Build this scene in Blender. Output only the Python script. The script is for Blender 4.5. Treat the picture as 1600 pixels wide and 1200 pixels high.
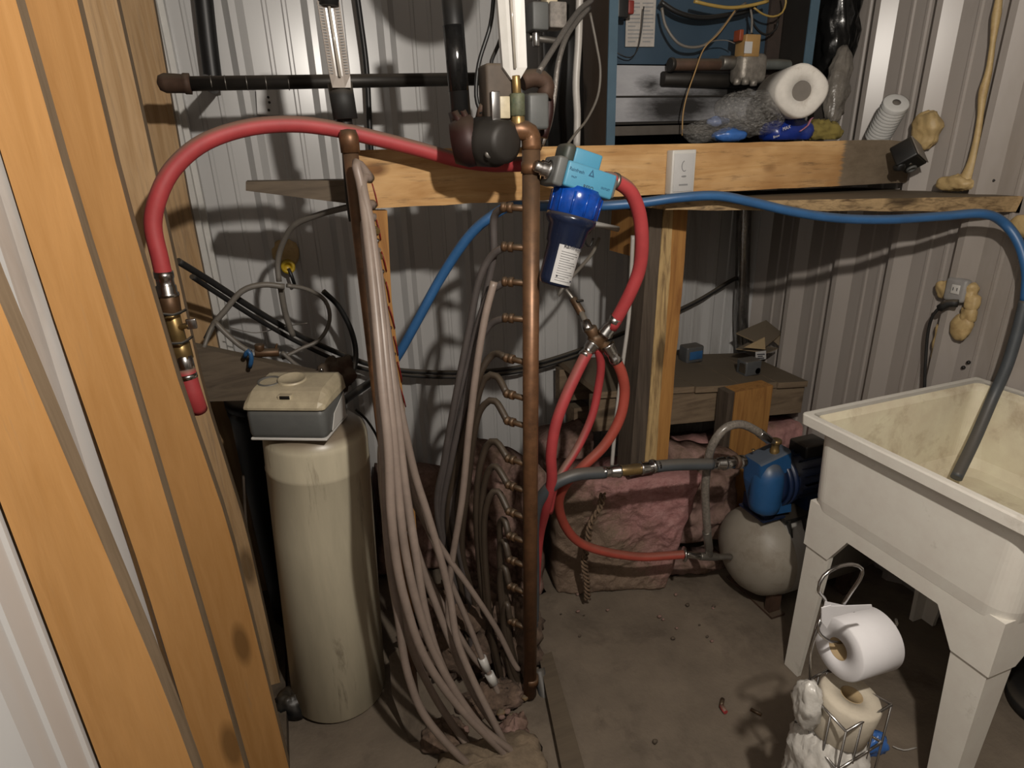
import bpy, math, random
from mathutils import Vector as V, Matrix, noise, Quaternion
random.seed(7)
for o in list(bpy.data.objects): bpy.data.objects.remove(o)
sc = bpy.context.scene
C = sc.collection

# ------------------------------------------------------------------ camera
FP = 960.0                      # focal length in pixels of a 1600 px wide frame
CAMZ = 1.55
dn = V((80.0, 2500.0, FP)).normalized()          # world 'down' seen from the camera
yx = -373.0
ya = V((yx, -(dn.x*yx + dn.z*FP)/dn.y, FP)).normalized()
za = -dn
xa = ya.cross(za)
M3 = Matrix((xa, ya, za))       # camera (x right, y down, z forward) -> world
CAM = V((0, 0, CAMZ))
cd = bpy.data.cameras.new('camera'); co = bpy.data.objects.new('camera', cd); C.objects.link(co)
cd.sensor_width = 36.0; cd.lens = FP/1600*36.0; cd.clip_start = 0.02
r_, d_, f_ = M3.col[0], M3.col[1], M3.col[2]
mw = Matrix(((r_.x, -d_.x, -f_.x, 0), (r_.y, -d_.y, -f_.y, 0), (r_.z, -d_.z, -f_.z, CAMZ), (0, 0, 0, 1)))
co.matrix_world = mw
sc.camera = co
# ------------------------------------------------------------------ light, world, exposure
w = bpy.data.worlds.new('world'); sc.world = w; w.use_nodes = True
w.node_tree.nodes['Background'].inputs[0].default_value = (1, 1, 1, 1)
w.node_tree.nodes['Background'].inputs[1].default_value = 0.0
def lamp(name, loc, power, radius, col):
    l = bpy.data.lights.new(name, 'POINT'); l.energy = power; l.shadow_soft_size = radius; l.color = col
    o = bpy.data.objects.new(name, l); C.objects.link(o); o.location = loc; return o
lamp('bare_bulb_light', (0.38, 0.0, 2.06), 94, 0.024, (1.0, 0.93, 0.84))
sc.view_settings.view_transform = 'Standard'; sc.view_settings.look = 'None'
sc.view_settings.gamma = 1; sc.view_settings.use_curve_mapping = False
sc.view_settings.exposure = 0.0

# ------------------------------------------------------------------ pixel -> point on a real plane of the room
def ray(px, py): return M3 @ V((px-800.0, py-600.0, FP))
def PY(px, py, y): r = ray(px, py); return CAM + r*(y/r.y)
def PX(px, py, x): r = ray(px, py); return CAM + r*(x/r.x)
def PZ(px, py, z): r = ray(px, py); return CAM + r*((z-CAMZ)/r.z)
def path(pts): return [PY(a, b, c) for a, b, c in pts]

# ------------------------------------------------------------------ materials
MATS = {}
def nodes(name):
    m = bpy.data.materials.new(name); m.use_nodes = True
    nt = m.node_tree; b = nt.nodes['Principled BSDF']; MATS[name] = m
    return m, nt, b
def N(nt, t, **k):
    n = nt.nodes.new(t)
    for a, v in k.items():
        if a.startswith('i_'): n.inputs[int(a[2:])].default_value = v
        else: setattr(n, a, v)
    return n
def ramp(nt, fac, stops):
    r = nt.nodes.new('ShaderNodeValToRGB'); nt.links.new(fac, r.inputs[0])
    e = r.color_ramp.elements
    while len(e) > len(stops): e.remove(e[-1])
    while len(e) < len(stops): e.new(0.5)
    for i, (p, c) in enumerate(stops):
        e[i].position = p; e[i].color = c if len(c) == 4 else (*c, 1)
    return r.outputs[0]
def mixc(nt, fac, a, b):
    m = nt.nodes.new('ShaderNodeMix'); m.data_type = 'RGBA'
    for s, v in ((0, fac), (6, a), (7, b)):
        if hasattr(v, 'is_linked') or isinstance(v, bpy.types.NodeSocket): nt.links.new(v, m.inputs[s])
        else: m.inputs[s].default_value = v if s == 0 else ((*v, 1) if len(v) == 3 else v)
    return m.outputs[2]
def noisef(nt, scale, detail=4, rough=0.6, vec=None, dist=0.0):
    n = N(nt, 'ShaderNodeTexNoise'); n.inputs['Scale'].default_value = scale; n.inputs['Detail'].default_value = detail
    n.inputs['Roughness'].default_value = rough; n.inputs['Distortion'].default_value = dist
    if vec is not None: nt.links.new(vec, n.inputs['Vector'])
    return n.outputs[0]
def coord(nt, scale=(1, 1, 1), rot=(0, 0, 0)):
    t = N(nt, 'ShaderNodeTexCoord'); g = N(nt, 'ShaderNodeMapping'); g.inputs['Scale'].default_value = scale
    g.inputs['Rotation'].default_value = rot
    nt.links.new(t.outputs['Object'], g.inputs[0]); return g.outputs[0]
def bump(nt, b, h, strength, dist=0.01):
    n = N(nt, 'ShaderNodeBump'); n.inputs['Strength'].default_value = strength; n.inputs['Distance'].default_value = dist
    nt.links.new(h, n.inputs['Height']); nt.links.new(n.outputs[0], b.inputs['Normal'])
def dusted(nt, col, dust, amount, lo=0.30, hi=0.72):
    g = N(nt, 'ShaderNodeNewGeometry'); s = N(nt, 'ShaderNodeSeparateXYZ'); nt.links.new(g.outputs['Normal'], s.inputs[0])
    r = N(nt, 'ShaderNodeMapRange'); r.inputs[1].default_value = lo; r.inputs[2].default_value = hi; r.inputs[4].default_value = amount
    nt.links.new(s.outputs[2], r.inputs[0]); return mixc(nt, r.outputs[0], col, dust)
DUST = (0.17, 0.135, 0.095)
def mat(name, col, rough=0.6, metal=0.0, var=0.15, vs=18, dirt=None, da=0.0, ds=6, bs=0.0, bsc=60, dust=0.0, spec=0.5, vscale=(1, 1, 1), dustc=DUST):
    m, nt, b = nodes(name)
    v = coord(nt, vscale)
    n = noisef(nt, vs, 5, 0.65, v)
    dk = tuple(c*(1-var) for c in col); lt = tuple(min(1, c*(1+var)) for c in col)
    c = ramp(nt, n, [(0.3, dk), (0.7, lt)])
    if dirt:
        f = ramp(nt, noisef(nt, ds, 6, 0.7, v, 0.3), [(0.62-da*0.3, (0, 0, 0)), (0.85-da*0.25, (1, 1, 1))])
        c = mixc(nt, f, c, dirt)
    if dust: c = dusted(nt, c, dustc, dust)
    nt.links.new(c, b.inputs['Base Color'])
    b.inputs['Roughness'].default_value = rough; b.inputs['Metallic'].default_value = metal
    b.inputs['Specular IOR Level'].default_value = spec
    if bs: bump(nt, b, noisef(nt, bsc, 4, 0.6, v), bs, 0.004)
    return m
def wood(name, c1, c2, axis='Z', knots=True, rough=0.7, dirt=None, da=0.2, dust=0.0, gs=26):
    m, nt, b = nodes(name)
    s = {'X': (0.09, 1, 1), 'Y': (1, 0.09, 1), 'Z': (1, 1, 0.09)}[axis]
    s2 = {'X': (0.3, 1, 1), 'Y': (1, 0.3, 1), 'Z': (1, 1, 0.3)}[axis]
    v = coord(nt, s); v2 = coord(nt, s2)
    g = noisef(nt, gs, 5, 0.6, v, 1.2)
    c = ramp(nt, g, [(0.30, c2), (0.52, c1), (0.75, tuple(min(1, x*1.12) for x in c1))])
    g2 = noisef(nt, gs*5, 3, 0.5, v)
    c = mixc(nt, ramp(nt, g2, [(0.45, (0, 0, 0)), (0.75, (0.35, 0.35, 0.35))]), c, c2)
    if knots:
        vo = N(nt, 'ShaderNodeTexVoronoi'); vo.inputs['Scale'].default_value = 8.5; nt.links.new(v2, vo.inputs['Vector'])
        k = ramp(nt, vo.outputs['Distance'], [(0.11, (0.75, 0.75, 0.75)), (0.20, (0, 0, 0))])
        c = mixc(nt, k, c, tuple(x*0.32 for x in c2))
    if dirt:
        f = ramp(nt, noisef(nt, 5, 6, 0.75), [(0.66-da*0.35, (0, 0, 0)), (0.86-da*0.25, (1, 1, 1))])
        c = mixc(nt, f, c, dirt)
    if dust: c = dusted(nt, c, DUST, dust)
    nt.links.new(c, b.inputs['Base Color']); b.inputs['Roughness'].default_value = rough
    b.inputs['Specular IOR Level'].default_value = 0.25
    bump(nt, b, g2, 0.25, 0.002)
    return m
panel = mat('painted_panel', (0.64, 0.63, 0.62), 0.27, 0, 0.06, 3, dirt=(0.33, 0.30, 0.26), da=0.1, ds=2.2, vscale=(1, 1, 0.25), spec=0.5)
panelg = mat('dusty_dimmed_panel', (0.44, 0.395, 0.36), 0.30, 0, 0.08, 3, dirt=(0.30, 0.26, 0.22), da=0.25, ds=2.2, vscale=(1, 1, 0.25))  # same sheet metal as the other walls; dust and weak light put into its colour
concrete = mat('concrete_floor', (0.22, 0.175, 0.13), 0.75, 0, 0.25, 4, dirt=(0.075, 0.055, 0.04), da=0.35, ds=3.0, bs=0.4, bsc=90)
pine = wood('pine_stud', (0.60, 0.315, 0.11), (0.53, 0.265, 0.082), 'Z', dirt=(0.36, 0.25, 0.15), da=0.12)
studedge = wood('greyed_stud_edge', (0.30, 0.215, 0.135), (0.20, 0.14, 0.085), 'Z', knots=False)
pinedusty = wood('dusty_pine_stud', (0.58, 0.38, 0.20), (0.42, 0.25, 0.11), 'Z', dirt=(0.25, 0.18, 0.12), da=0.4)
pinex = wood('pine_beam', (0.60, 0.36, 0.15), (0.36, 0.17, 0.055), 'X', dirt=(0.20, 0.13, 0.07), da=0.35, dust=0.6, gs=18)
greywood = wood('grey_weathered_wood', (0.13, 0.10, 0.075), (0.06, 0.045, 0.035), 'Z', dust=0.4)
greywoodx = wood('grey_plank', (0.15, 0.115, 0.08), (0.075, 0.055, 0.04), 'X', dust=0.5)
dustwood = wood('dusty_pallet_wood', (0.30, 0.22, 0.145), (0.17, 0.12, 0.08), 'X', dust=0.92, dirt=(0.10, 0.075, 0.05), da=0.25)
roughwood = wood('rough_bark_edge', (0.62, 0.43, 0.2), (0.17, 0.10, 0.05), 'Z', gs=55, dirt=(0.11, 0.07, 0.04), da=0.3)
orangewood = wood('orange_board', (0.50, 0.25, 0.075), (0.30, 0.13, 0.04), 'Z')
edgewood = wood('worn_edge_wood', (0.45, 0.31, 0.16), (0.12, 0.075, 0.04), 'X', gs=60, dust=0.9)
black = mat('black_plastic', (0.012, 0.012, 0.012), 0.45, dust=0.25, var=0.3)
blackm = mat('black_rubber', (0.016, 0.015, 0.014), 0.65, dust=0.55, var=0.3)
blackiron = mat('black_iron', (0.03, 0.026, 0.022), 0.5, 0.4, dust=0.75, var=0.3, dustc=(0.12, 0.1, 0.08))
rustiron = mat('rusty_iron', (0.10, 0.055, 0.035), 0.7, 0.3, var=0.35, dust=0.6)
maroon = mat('maroon_cast_iron', (0.035, 0.008, 0.006), 0.55, 0.2, var=0.3, dust=0.5, dustc=(0.11, 0.085, 0.06))
copper = mat('aged_copper', (0.235, 0.115, 0.055), 0.42, 0.5, var=0.3, vs=30, dirt=(0.10, 0.05, 0.03), da=0.35, ds=14, dust=0.5)
brass = mat('brass', (0.42, 0.28, 0.11), 0.38, 0.75, var=0.25, dust=0.55)
brassd = mat('dark_brass', (0.15, 0.08, 0.038), 0.5, 0.5, var=0.3, dust=0.6)
chrome = mat('chrome', (0.72, 0.71, 0.70), 0.22, 1.0, var=0.08, dust=0.35)
steel = mat('dull_steel', (0.34, 0.32, 0.29), 0.42, 0.8, var=0.2, dust=0.4)
redhose = mat('red_rubber_hose', (0.50, 0.055, 0.060), 0.6, var=0.12, dust=0.9, dustc=(0.24, 0.165, 0.12))
redhosef = mat('faded_red_hose', (0.44, 0.075, 0.05), 0.5, var=0.12, dust=0.6, dustc=(0.25, 0.11, 0.075))
bluehose = mat('blue_hose', (0.035, 0.135, 0.33), 0.42, var=0.15, dust=0.6, dustc=(0.09, 0.13, 0.18))
greyhose = mat('blue_grey_hose', (0.075, 0.085, 0.095), 0.5, var=0.15, dust=0.5)
pex = mat('grey_tubing', (0.32, 0.25, 0.21), 0.42, var=0.14, dust=0.5, dustc=(0.24, 0.19, 0.14))
pexd = mat('dark_grey_tubing', (0.10, 0.085, 0.08), 0.45, var=0.15, dust=0.5, dustc=(0.17, 0.13, 0.1))
pexb = mat('shadowed_dusty_tubing', (0.06, 0.042, 0.028), 0.5, var=0.15, dust=0.3)  # shadow over the lower arches is put into this darker tube colour
greywire = mat('grey_wire', (0.20, 0.18, 0.155), 0.5, var=0.15, dust=0.4)
white = mat('white_plastic', (0.72, 0.70, 0.66), 0.4, var=0.06)
whitepipe = mat('white_tubing', (0.55, 0.52, 0.48), 0.4, var=0.12, dirt=(0.3, 0.25, 0.2), da=0.2)
tubm = mat('tub_plastic', (0.98, 0.92, 0.83), 0.35, var=0.05, dirt=(0.42, 0.35, 0.26), da=0.05, ds=9, bs=0.05, bsc=200)
tubin = mat('stained_tub_inside', (0.95, 0.83, 0.62), 0.6, var=0.13, vs=9, dirt=(0.50, 0.38, 0.25), da=0.35, ds=7, bs=0.1)
tankm = mat('cream_tank', (0.68, 0.61, 0.45), 0.36, var=0.13, vs=14, dirt=(0.14, 0.10, 0.06), da=0.10, ds=26, vscale=(1, 1, 0.16), dust=0.9, dustc=(0.22, 0.17, 0.12))
headm = mat('yellowed_plastic', (0.66, 0.57, 0.39), 0.45, var=0.22, vs=30, dust=0.5, dustc=(0.36, 0.30, 0.21), vscale=(1, 1, 1))
darkgrey = mat('dark_grey_plastic', (0.14, 0.145, 0.14), 0.5, var=0.12, dust=0.3)
cyan = mat('cyan_label', (0.085, 0.34, 0.52), 0.5, var=0.06, dust=0.25, dustc=(0.25, 0.42, 0.5))
navy = mat('navy_plastic', (0.010, 0.017, 0.045), 0.22, var=0.2, dust=0.3)
bluecap = mat('blue_translucent_collar', (0.005, 0.07, 0.42), 0.2, var=0.3, vs=30)
paper = mat('paper_label', (0.62, 0.61, 0.60), 0.6, var=0.05)
ink = mat('ink', (0.03, 0.03, 0.04), 0.7)
inkb = mat('faded_blue_ink', (0.02, 0.10, 0.20), 0.7)
inkg = mat('pale_grey_ink', (0.30, 0.30, 0.30), 0.7)
boilerblue = mat('boiler_blue_paint', (0.040, 0.075, 0.115), 0.45, var=0.12, vs=4, dust=0.4)
boilerlite = mat('boiler_flange_blue', (0.085, 0.15, 0.205), 0.45, var=0.12, vs=9, dust=0.4)
darkmetal = mat('dark_metal', (0.028, 0.024, 0.020), 0.55, 0.3, var=0.35, vs=6)
tan = mat('tan_plastic', (0.42, 0.25, 0.09), 0.55, var=0.12, dust=0.4)
def battmat():
    m, nt, b = nodes('dusty_pink_batt')
    c = ramp(nt, noisef(nt, 14, 6, 0.7), [(0.3, (0.50, 0.22, 0.215)), (0.7, (0.74, 0.42, 0.40))])
    t = N(nt, 'ShaderNodeTexCoord'); sp_ = N(nt, 'ShaderNodeSeparateXYZ'); nt.links.new(t.outputs['Object'], sp_.inputs[0])
    a1 = N(nt, 'ShaderNodeMath', operation='MULTIPLY_ADD'); nt.links.new(noisef(nt, 7, 6, 0.75), a1.inputs[0]); a1.inputs[1].default_value = 0.55; nt.links.new(sp_.outputs[0], a1.inputs[2])
    a2 = N(nt, 'ShaderNodeMath', operation='MULTIPLY_ADD'); nt.links.new(sp_.outputs[2], a2.inputs[0]); a2.inputs[1].default_value = 0.7; nt.links.new(a1.outputs[0], a2.inputs[2])
    f = ramp(nt, a2.outputs[0], [(0.34, (1, 1, 1)), (0.56, (0.08, 0.08, 0.08))])
    c = mixc(nt, f, c, (0.34, 0.245, 0.18)); nt.links.new(c, b.inputs['Base Color']); b.inputs['Roughness'].default_value = 1; b.inputs['Specular IOR Level'].default_value = 0.05
    bump(nt, b, noisef(nt, 50, 5, 0.7), 1.0, 0.008); return m
bigbatt = battmat()
pink = mat('pink_fibreglass', (0.62, 0.33, 0.31), 0.95, var=0.3, vs=14, dirt=(0.27, 0.17, 0.12), da=0.62, ds=5.5, bs=1.0, bsc=55, spec=0.05)
dpink = mat('dirty_fibreglass', (0.42, 0.27, 0.235), 0.95, var=0.35, vs=14, dirt=(0.16, 0.11, 0.075), da=0.8, ds=7, bs=1.0, bsc=55, spec=0.05)
foam = mat('yellow_spray_foam', (0.60, 0.43, 0.20), 0.55, var=0.2, vs=14, dirt=(0.33, 0.20, 0.08), da=0.4, ds=14, bs=0.2)
tissue = mat('white_tissue', (0.80, 0.78, 0.79), 0.9, var=0.03, bs=0.05, spec=0.1)
tissued = mat('yellowed_tissue', (0.62, 0.55, 0.44), 0.9, var=0.12, bs=0.2, spec=0.1)
wrapm = mat('crinkled_white_wrap', (0.66, 0.63, 0.58), 0.3, var=0.1, bs=0.8, bsc=30)
cardb = mat('cardboard', (0.26, 0.19, 0.11), 0.85, var=0.1, dust=0.9)
cardi = mat('cardboard_inside', (0.45, 0.33, 0.18), 0.85, var=0.1)
pumpblue = mat('blue_pump_paint', (0.022, 0.105, 0.27), 0.42, var=0.12, dust=0.75, dustc=(0.13, 0.13, 0.12))
navypaint = mat('dark_blue_pump_paint', (0.008, 0.022, 0.07), 0.4, var=0.2, dust=0.4, dustc=(0.05, 0.045, 0.04))
tankgrey = mat('dusty_grey_tank', (0.37, 0.33, 0.27), 0.5, var=0.1, vs=7, dirt=(0.25, 0.2, 0.15), da=0.3, ds=10)
blackbag = mat('black_bag', (0.010, 0.010, 0.010), 0.2, var=0.3, bs=0.5, bsc=22)
foil = mat('foil_tape', (0.42, 0.41, 0.40), 0.2, 0.9, var=0.5, vs=25, bs=1.0, bsc=30, vscale=(1, 1, 0.3))
yellowp = mat('yellow_plastic', (0.60, 0.40, 0.02), 0.4)
yellowrag = mat('yellow_green_rag', (0.27, 0.21, 0.05), 0.9, var=0.3)
bluecloth = mat('bright_blue_film', (0.05, 0.17, 0.52), 0.35, var=0.15)
royal = mat('royal_blue_print', (0.01, 0.035, 0.26), 0.3, var=0.15)
scorched = None
def scorch():
    m, nt, b = nodes('scorched_refractory_board')
    v = coord(nt, (1, 1, 2.6))
    c = ramp(nt, noisef(nt, 6, 5, 0.7, v), [(0.3, (0.36, 0.36, 0.38)), (0.7, (0.48, 0.48, 0.50))])
    for qx, qz, rr in ((1040, 170, 0.17), (1075, 165, 0.17), (1016, 132, 0.09), (1135, 142, 0.16)):
        q_ = PY(qx, qz, 1.845); cx = q_.x-1.29; cz = q_.z-1.526
        g = N(nt, 'ShaderNodeVectorMath', operation='DISTANCE'); nt.links.new(coord(nt, (1, 0, 2.2)), g.inputs[0])
        g.inputs[1].default_value = (cx, 0, cz*2.2)
        ad = N(nt, 'ShaderNodeMath', operation='MULTIPLY_ADD'); nt.links.new(noisef(nt, 14, 4, 0.7), ad.inputs[0]); ad.inputs[1].default_value = 0.08; nt.links.new(g.outputs['Value'], ad.inputs[2])
        f = ramp(nt, ad.outputs[0], [(rr*0.45, (1, 1, 1)), (rr*1.15, (0, 0, 0))])
        c = mixc(nt, f, c, (0.02, 0.018, 0.017))
    nt.links.new(c, b.inputs['Base Color']); b.inputs['Roughness'].default_value = 0.9; return m
scorched = scorch()
def clearfilm(name, tint=(0.9, 0.9, 0.9), alpha=0.3):
    m, nt, b = nodes(name)
    b.inputs['Base Color'].default_value = (*tint, 1); b.inputs['Roughness'].default_value = 0.12
    n = noisef(nt, 20, 4, 0.6)
    f = ramp(nt, n, [(0.35, (alpha*0.45,)*3), (0.7, (alpha*1.5,)*3)]); nt.links.new(f, b.inputs['Alpha'])
    bump(nt, b, noisef(nt, 13, 2, 0.5, None, 1.5), 0.9, 0.02); return m
film = clearfilm('clear_plastic_film', (0.40, 0.385, 0.36), 0.36)
filmd = clearfilm('dusty_plastic_film', (0.32, 0.30, 0.27), 0.85)
braid = mat('braided_clear_hose', (0.24, 0.21, 0.18), 0.25, var=0.35, vs=120)

# ------------------------------------------------------------------ mesh building
def frame(d, up=V((0, 0, 1))):
    d = d.normalized()
    if abs(d.dot(up)) > 0.97: up = V((0, 1, 0))
    a = d.cross(up).normalized(); return a, d.cross(a).normalized()
def smooth(pts, step=0.012):
    P = [V(p) for p in pts]
    if len(P) < 3: return P
    out = []
    for i in range(len(P)-1):
        p0 = P[i-1] if i else P[0]*2-P[1]; p1 = P[i]; p2 = P[i+1]; p3 = P[i+2] if i+2 < len(P) else P[-1]*2-P[-2]
        n = max(2, min(14, int((p2-p1).length/step)))
        for k in range(n):
            t = k/n
            out.append(0.5*((2*p1)+(p2-p0)*t+(2*p0-5*p1+4*p2-p3)*t*t+(3*p1-p0-3*p2+p3)*t**3))
    out.append(P[-1]); return out
class MB:
    def __init__(s): s.v = []; s.f = []; s.sm = []; s.mi = []
    def add(s, vs, fs, sm=False, mi=0):
        b = len(s.v); s.v += [V(v) for v in vs]
        for f in fs: s.f.append([b+i for i in f]); s.sm.append(sm); s.mi.append(mi)
        return s
    def hexa(s, p, mi=0):      # 8 points: bottom ring then top ring
        return s.add(p, [(3, 2, 1, 0), (4, 5, 6, 7), (0, 1, 5, 4), (1, 2, 6, 5), (2, 3, 7, 6), (3, 0, 4, 7)], False, mi)
    def box(s, lo, hi, mi=0):
        x0, y0, z0 = lo; x1, y1, z1 = hi
        return s.hexa([(x0, y0, z0), (x1, y0, z0), (x1, y1, z0), (x0, y1, z0), (x0, y0, z1), (x1, y0, z1), (x1, y1, z1), (x0, y1, z1)], mi)
    def rbox(s, c, size, ax=None, r=0.006, mi=0, taper=1.0, seg=3):  # rounded box in an oriented frame (ax = 3 vectors)
        c = V(c); ax = ax or (V((1, 0, 0)), V((0, 1, 0)), V((0, 0, 1)))
        hx, hy, hz = size[0]/2, size[1]/2, size[2]/2
        r = min(r, hx*0.95, hy*0.95, hz*0.95)
        ring = []
        for (sx, sy, a0) in ((1, 1, 0), (-1, 1, 90), (-1, -1, 180), (1, -1, 270)):
            for k in range(seg+1):
                a = math.radians(a0+90*k/seg); ring.append((sx*(hx-r), sy*(hy-r), math.cos(a), math.sin(a)))
        rows = []
        for j in range(seg+1):
            b = math.radians(-90+90*j/seg); rows.append((-(hz-r)+r*math.sin(b), r*math.cos(b)))
        for j in range(seg+1):
            b = math.radians(90*j/seg); rows.append(((hz-r)+r*math.sin(b), r*math.cos(b)))
        vs = []; n = len(ring)
        for z, rr in rows:
            t = 1+(taper-1)*(z+hz)/(2*hz)
            for bx, by, cx, cy in ring: vs.append(c+ax[0]*((bx+cx*rr)*t)+ax[1]*((by+cy*rr)*t)+ax[2]*z)
        fs = [(j*n+i, j*n+(i+1) % n, (j+1)*n+(i+1) % n, (j+1)*n+i) for j in range(len(rows)-1) for i in range(n)]
        fs.append(tuple(range(n))[::-1]); fs.append(tuple((len(rows)-1)*n+i for i in range(n)))
        return s.add(vs, fs, True, mi)
    def tube(s, pts, r, n=12, sm=True, cap=True, mi=0, sub=True, flat=1.0):
        P = smooth(pts) if sub else [V(p) for p in pts]
        m = len(P); rr = r if callable(r) else (lambda t: r)
        a, b = frame(P[1]-P[0]); vs = []; pd = (P[1]-P[0]).normalized()
        for i, p in enumerate(P):
            d = (P[min(i+1, m-1)]-P[max(i-1, 0)])
            d = d.normalized() if d.length > 1e-9 else pd
            q = pd.rotation_difference(d); a = (q @ a); a = (a-d*a.dot(d)).normalized(); b = d.cross(a); pd = d
            R = rr(i/(m-1))
            for k in range(n):
                t = 2*math.pi*k/n; vs.append(p+a*(R*math.cos(t))+b*(R*math.sin(t)*flat))
        fs = [(i*n+k, i*n+(k+1) % n, (i+1)*n+(k+1) % n, (i+1)*n+k) for i in range(m-1) for k in range(n)]
        s.add(vs, fs, sm, mi)
        if cap:
            bb = len(s.v)-len(vs); s.f.append([bb+k for k in range(n)][::-1]); s.f.append([bb+(m-1)*n+k for k in range(n)]); s.sm += [False]*2; s.mi += [mi]*2
        return s
    def lathe(s, base, axis, prof, n=28, sm=True, mi=0, loop=False):   # prof: [(distance along axis, radius)]
        base = V(base); d = V(axis).normalized(); a, b = frame(d); vs = []
        for h, r in prof:
            for k in range(n):
                t = 2*math.pi*k/n; vs.append(base+d*h+a*(r*math.cos(t))+b*(r*math.sin(t)))
        m = len(prof)
        fs = [(i*n+(k+1) % n, i*n+k, (i+1)*n+k, (i+1)*n+(k+1) % n) for i in range(m-1) for k in range(n)]
        if loop: fs += [((m-1)*n+(k+1) % n, (m-1)*n+k, k, (k+1) % n) for k in range(n)]
        s.add(vs, fs, sm, mi)
        if loop: return s
        bb = len(s.v)-len(vs); s.f.append([bb+k for k in range(n)]); s.f.append([bb+(m-1)*n+k for k in range(n)][::-1]); s.sm += [False]*2; s.mi += [mi]*2
        return s
    def blob(s, c, size, amp=0.15, freq=3.0, seed=0, n=20, p=2.6, ax=None, mi=0, flatbottom=None, sm=True, amp2=0.0):
        c = V(c); ax = ax or (V((1, 0, 0)), V((0, 1, 0)), V((0, 0, 1))); vs = []; m = 2*n
        for j in range(n+1):
            ph = math.pi*j/n
            for i in range(m):
                th = 2*math.pi*i/m
                d = V((math.sin(ph)*math.cos(th), math.sin(ph)*math.sin(th), math.cos(ph)))
                k = (abs(d.x)**p+abs(d.y)**p+abs(d.z)**p)**(-1/p); q = d*k
                pos = V((q.x*size[0]/2, q.y*size[1]/2, q.z*size[2]/2))
                nn = noise.fractal(V((pos.x, pos.y, pos.z))*freq*8+V((seed*7.3, seed*3.1, seed)), 0.8, 2.1, 4)
                n2 = abs(noise.noise(pos*freq*26+V((seed, 9, 2))))
                f = amp*min(size)*(nn)+amp2*min(size)*(0.3-n2)
                pos += d*f
                w_ = c+ax[0]*pos.x+ax[1]*pos.y+ax[2]*pos.z
                if flatbottom is not None and w_.z < flatbottom: w_.z = flatbottom
                vs.append(w_)
        fs = [(j*m+i, (j+1)*m+i, (j+1)*m+(i+1) % m, j*m+(i+1) % m) for j in range(n) for i in range(m)]
        return s.add(vs, fs, sm, mi)
    def prism(s, poly, vec, mi=0, sm=False):   # poly: points, extruded along vec
        n = len(poly); vec = V(vec); P = [V(p) for p in poly]
        return s.add(P+[p+vec for p in P], [tuple(range(n))[::-1], tuple(range(n, 2*n))]+[(i, (i+1) % n, n+(i+1) % n, n+i) for i in range(n)], sm, mi)
    def build(s, name, m, parent=None, **tags):
        me = bpy.data.meshes.new(name)
        if parent is None:
            xs = [v.x for v in s.v]; ys = [v.y for v in s.v]; zs = [v.z for v in s.v]
            org = V(((min(xs)+max(xs))/2, (min(ys)+max(ys))/2, min(zs)))
        else: org = ORG[parent.name]
        me.from_pydata([v-org for v in s.v], [], s.f)
        ms = m if isinstance(m, (list, tuple)) else [m]
        for x in ms: me.materials.append(x)
        for p, a, b in zip(me.polygons, s.sm, s.mi): p.use_smooth = a; p.material_index = b
        me.validate(); me.update()
        import bmesh
        bm = bmesh.new(); bm.from_mesh(me); bmesh.ops.recalc_face_normals(bm, faces=bm.faces); bm.to_mesh(me); bm.free()
        o = bpy.data.objects.new(name, me); C.objects.link(o)
        if parent is None: o.location = org
        else: o.parent = parent
        ORG[o.name] = org
        for k, v in tags.items(): o['category' if k == 'cat' else k] = v
        return o
ORG = {}
def thing(name, loc, label, cat, group=None):
    o = bpy.data.objects.new(name, None); C.objects.link(o); o.location = V(loc); ORG[o.name] = V(loc)
    o.empty_display_size = 0.05; o['label'] = label; o['category'] = cat
    if group: o['group'] = group
    return o
def tubething(name, label, cat, pts, r, m, group=None, n=12, **k):
    t = {'label': label, 'cat': cat}
    if group: t['group'] = group
    return MB().tube(pts, r, n, **k).build(name, m, None, **t)
def clampring(p, d, r, w=0.008):
    return MB().lathe(V(p)-V(d).normalized()*w/2, d, [(0, r*0.98), (0, r*1.14), (w, r*1.14), (w, r*0.98)], 18)
def text(body, size, org, right, up, m, parent, name='printed_text', lift=0.0004):
    cu = bpy.data.curves.new('t', 'FONT'); cu.body = body; cu.size = size; cu.align_x = 'CENTER'; cu.align_y = 'CENTER'; cu.extrude = 0.0002
    ob = bpy.data.objects.new('t', cu); C.objects.link(ob); bpy.context.view_layer.update()
    dg = bpy.context.evaluated_depsgraph_get(); me0 = ob.evaluated_get(dg).to_mesh()
    r = V(right).normalized(); u = V(up); u = (u-r*u.dot(r)).normalized(); nn = r.cross(u)
    vs = [V(org)+r*v.co.x+u*v.co.y+nn*(v.co.z+lift) for v in me0.vertices]; fs = [tuple(p.vertices) for p in me0.polygons]
    ob.evaluated_get(dg).to_mesh_clear(); bpy.data.objects.remove(ob); bpy.data.curves.remove(cu)
    return MB().add(vs, fs).build(name, m, parent)

X_, Y_, Z_ = V((1, 0, 0)), V((0, 1, 0)), V((0, 0, 1))
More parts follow.
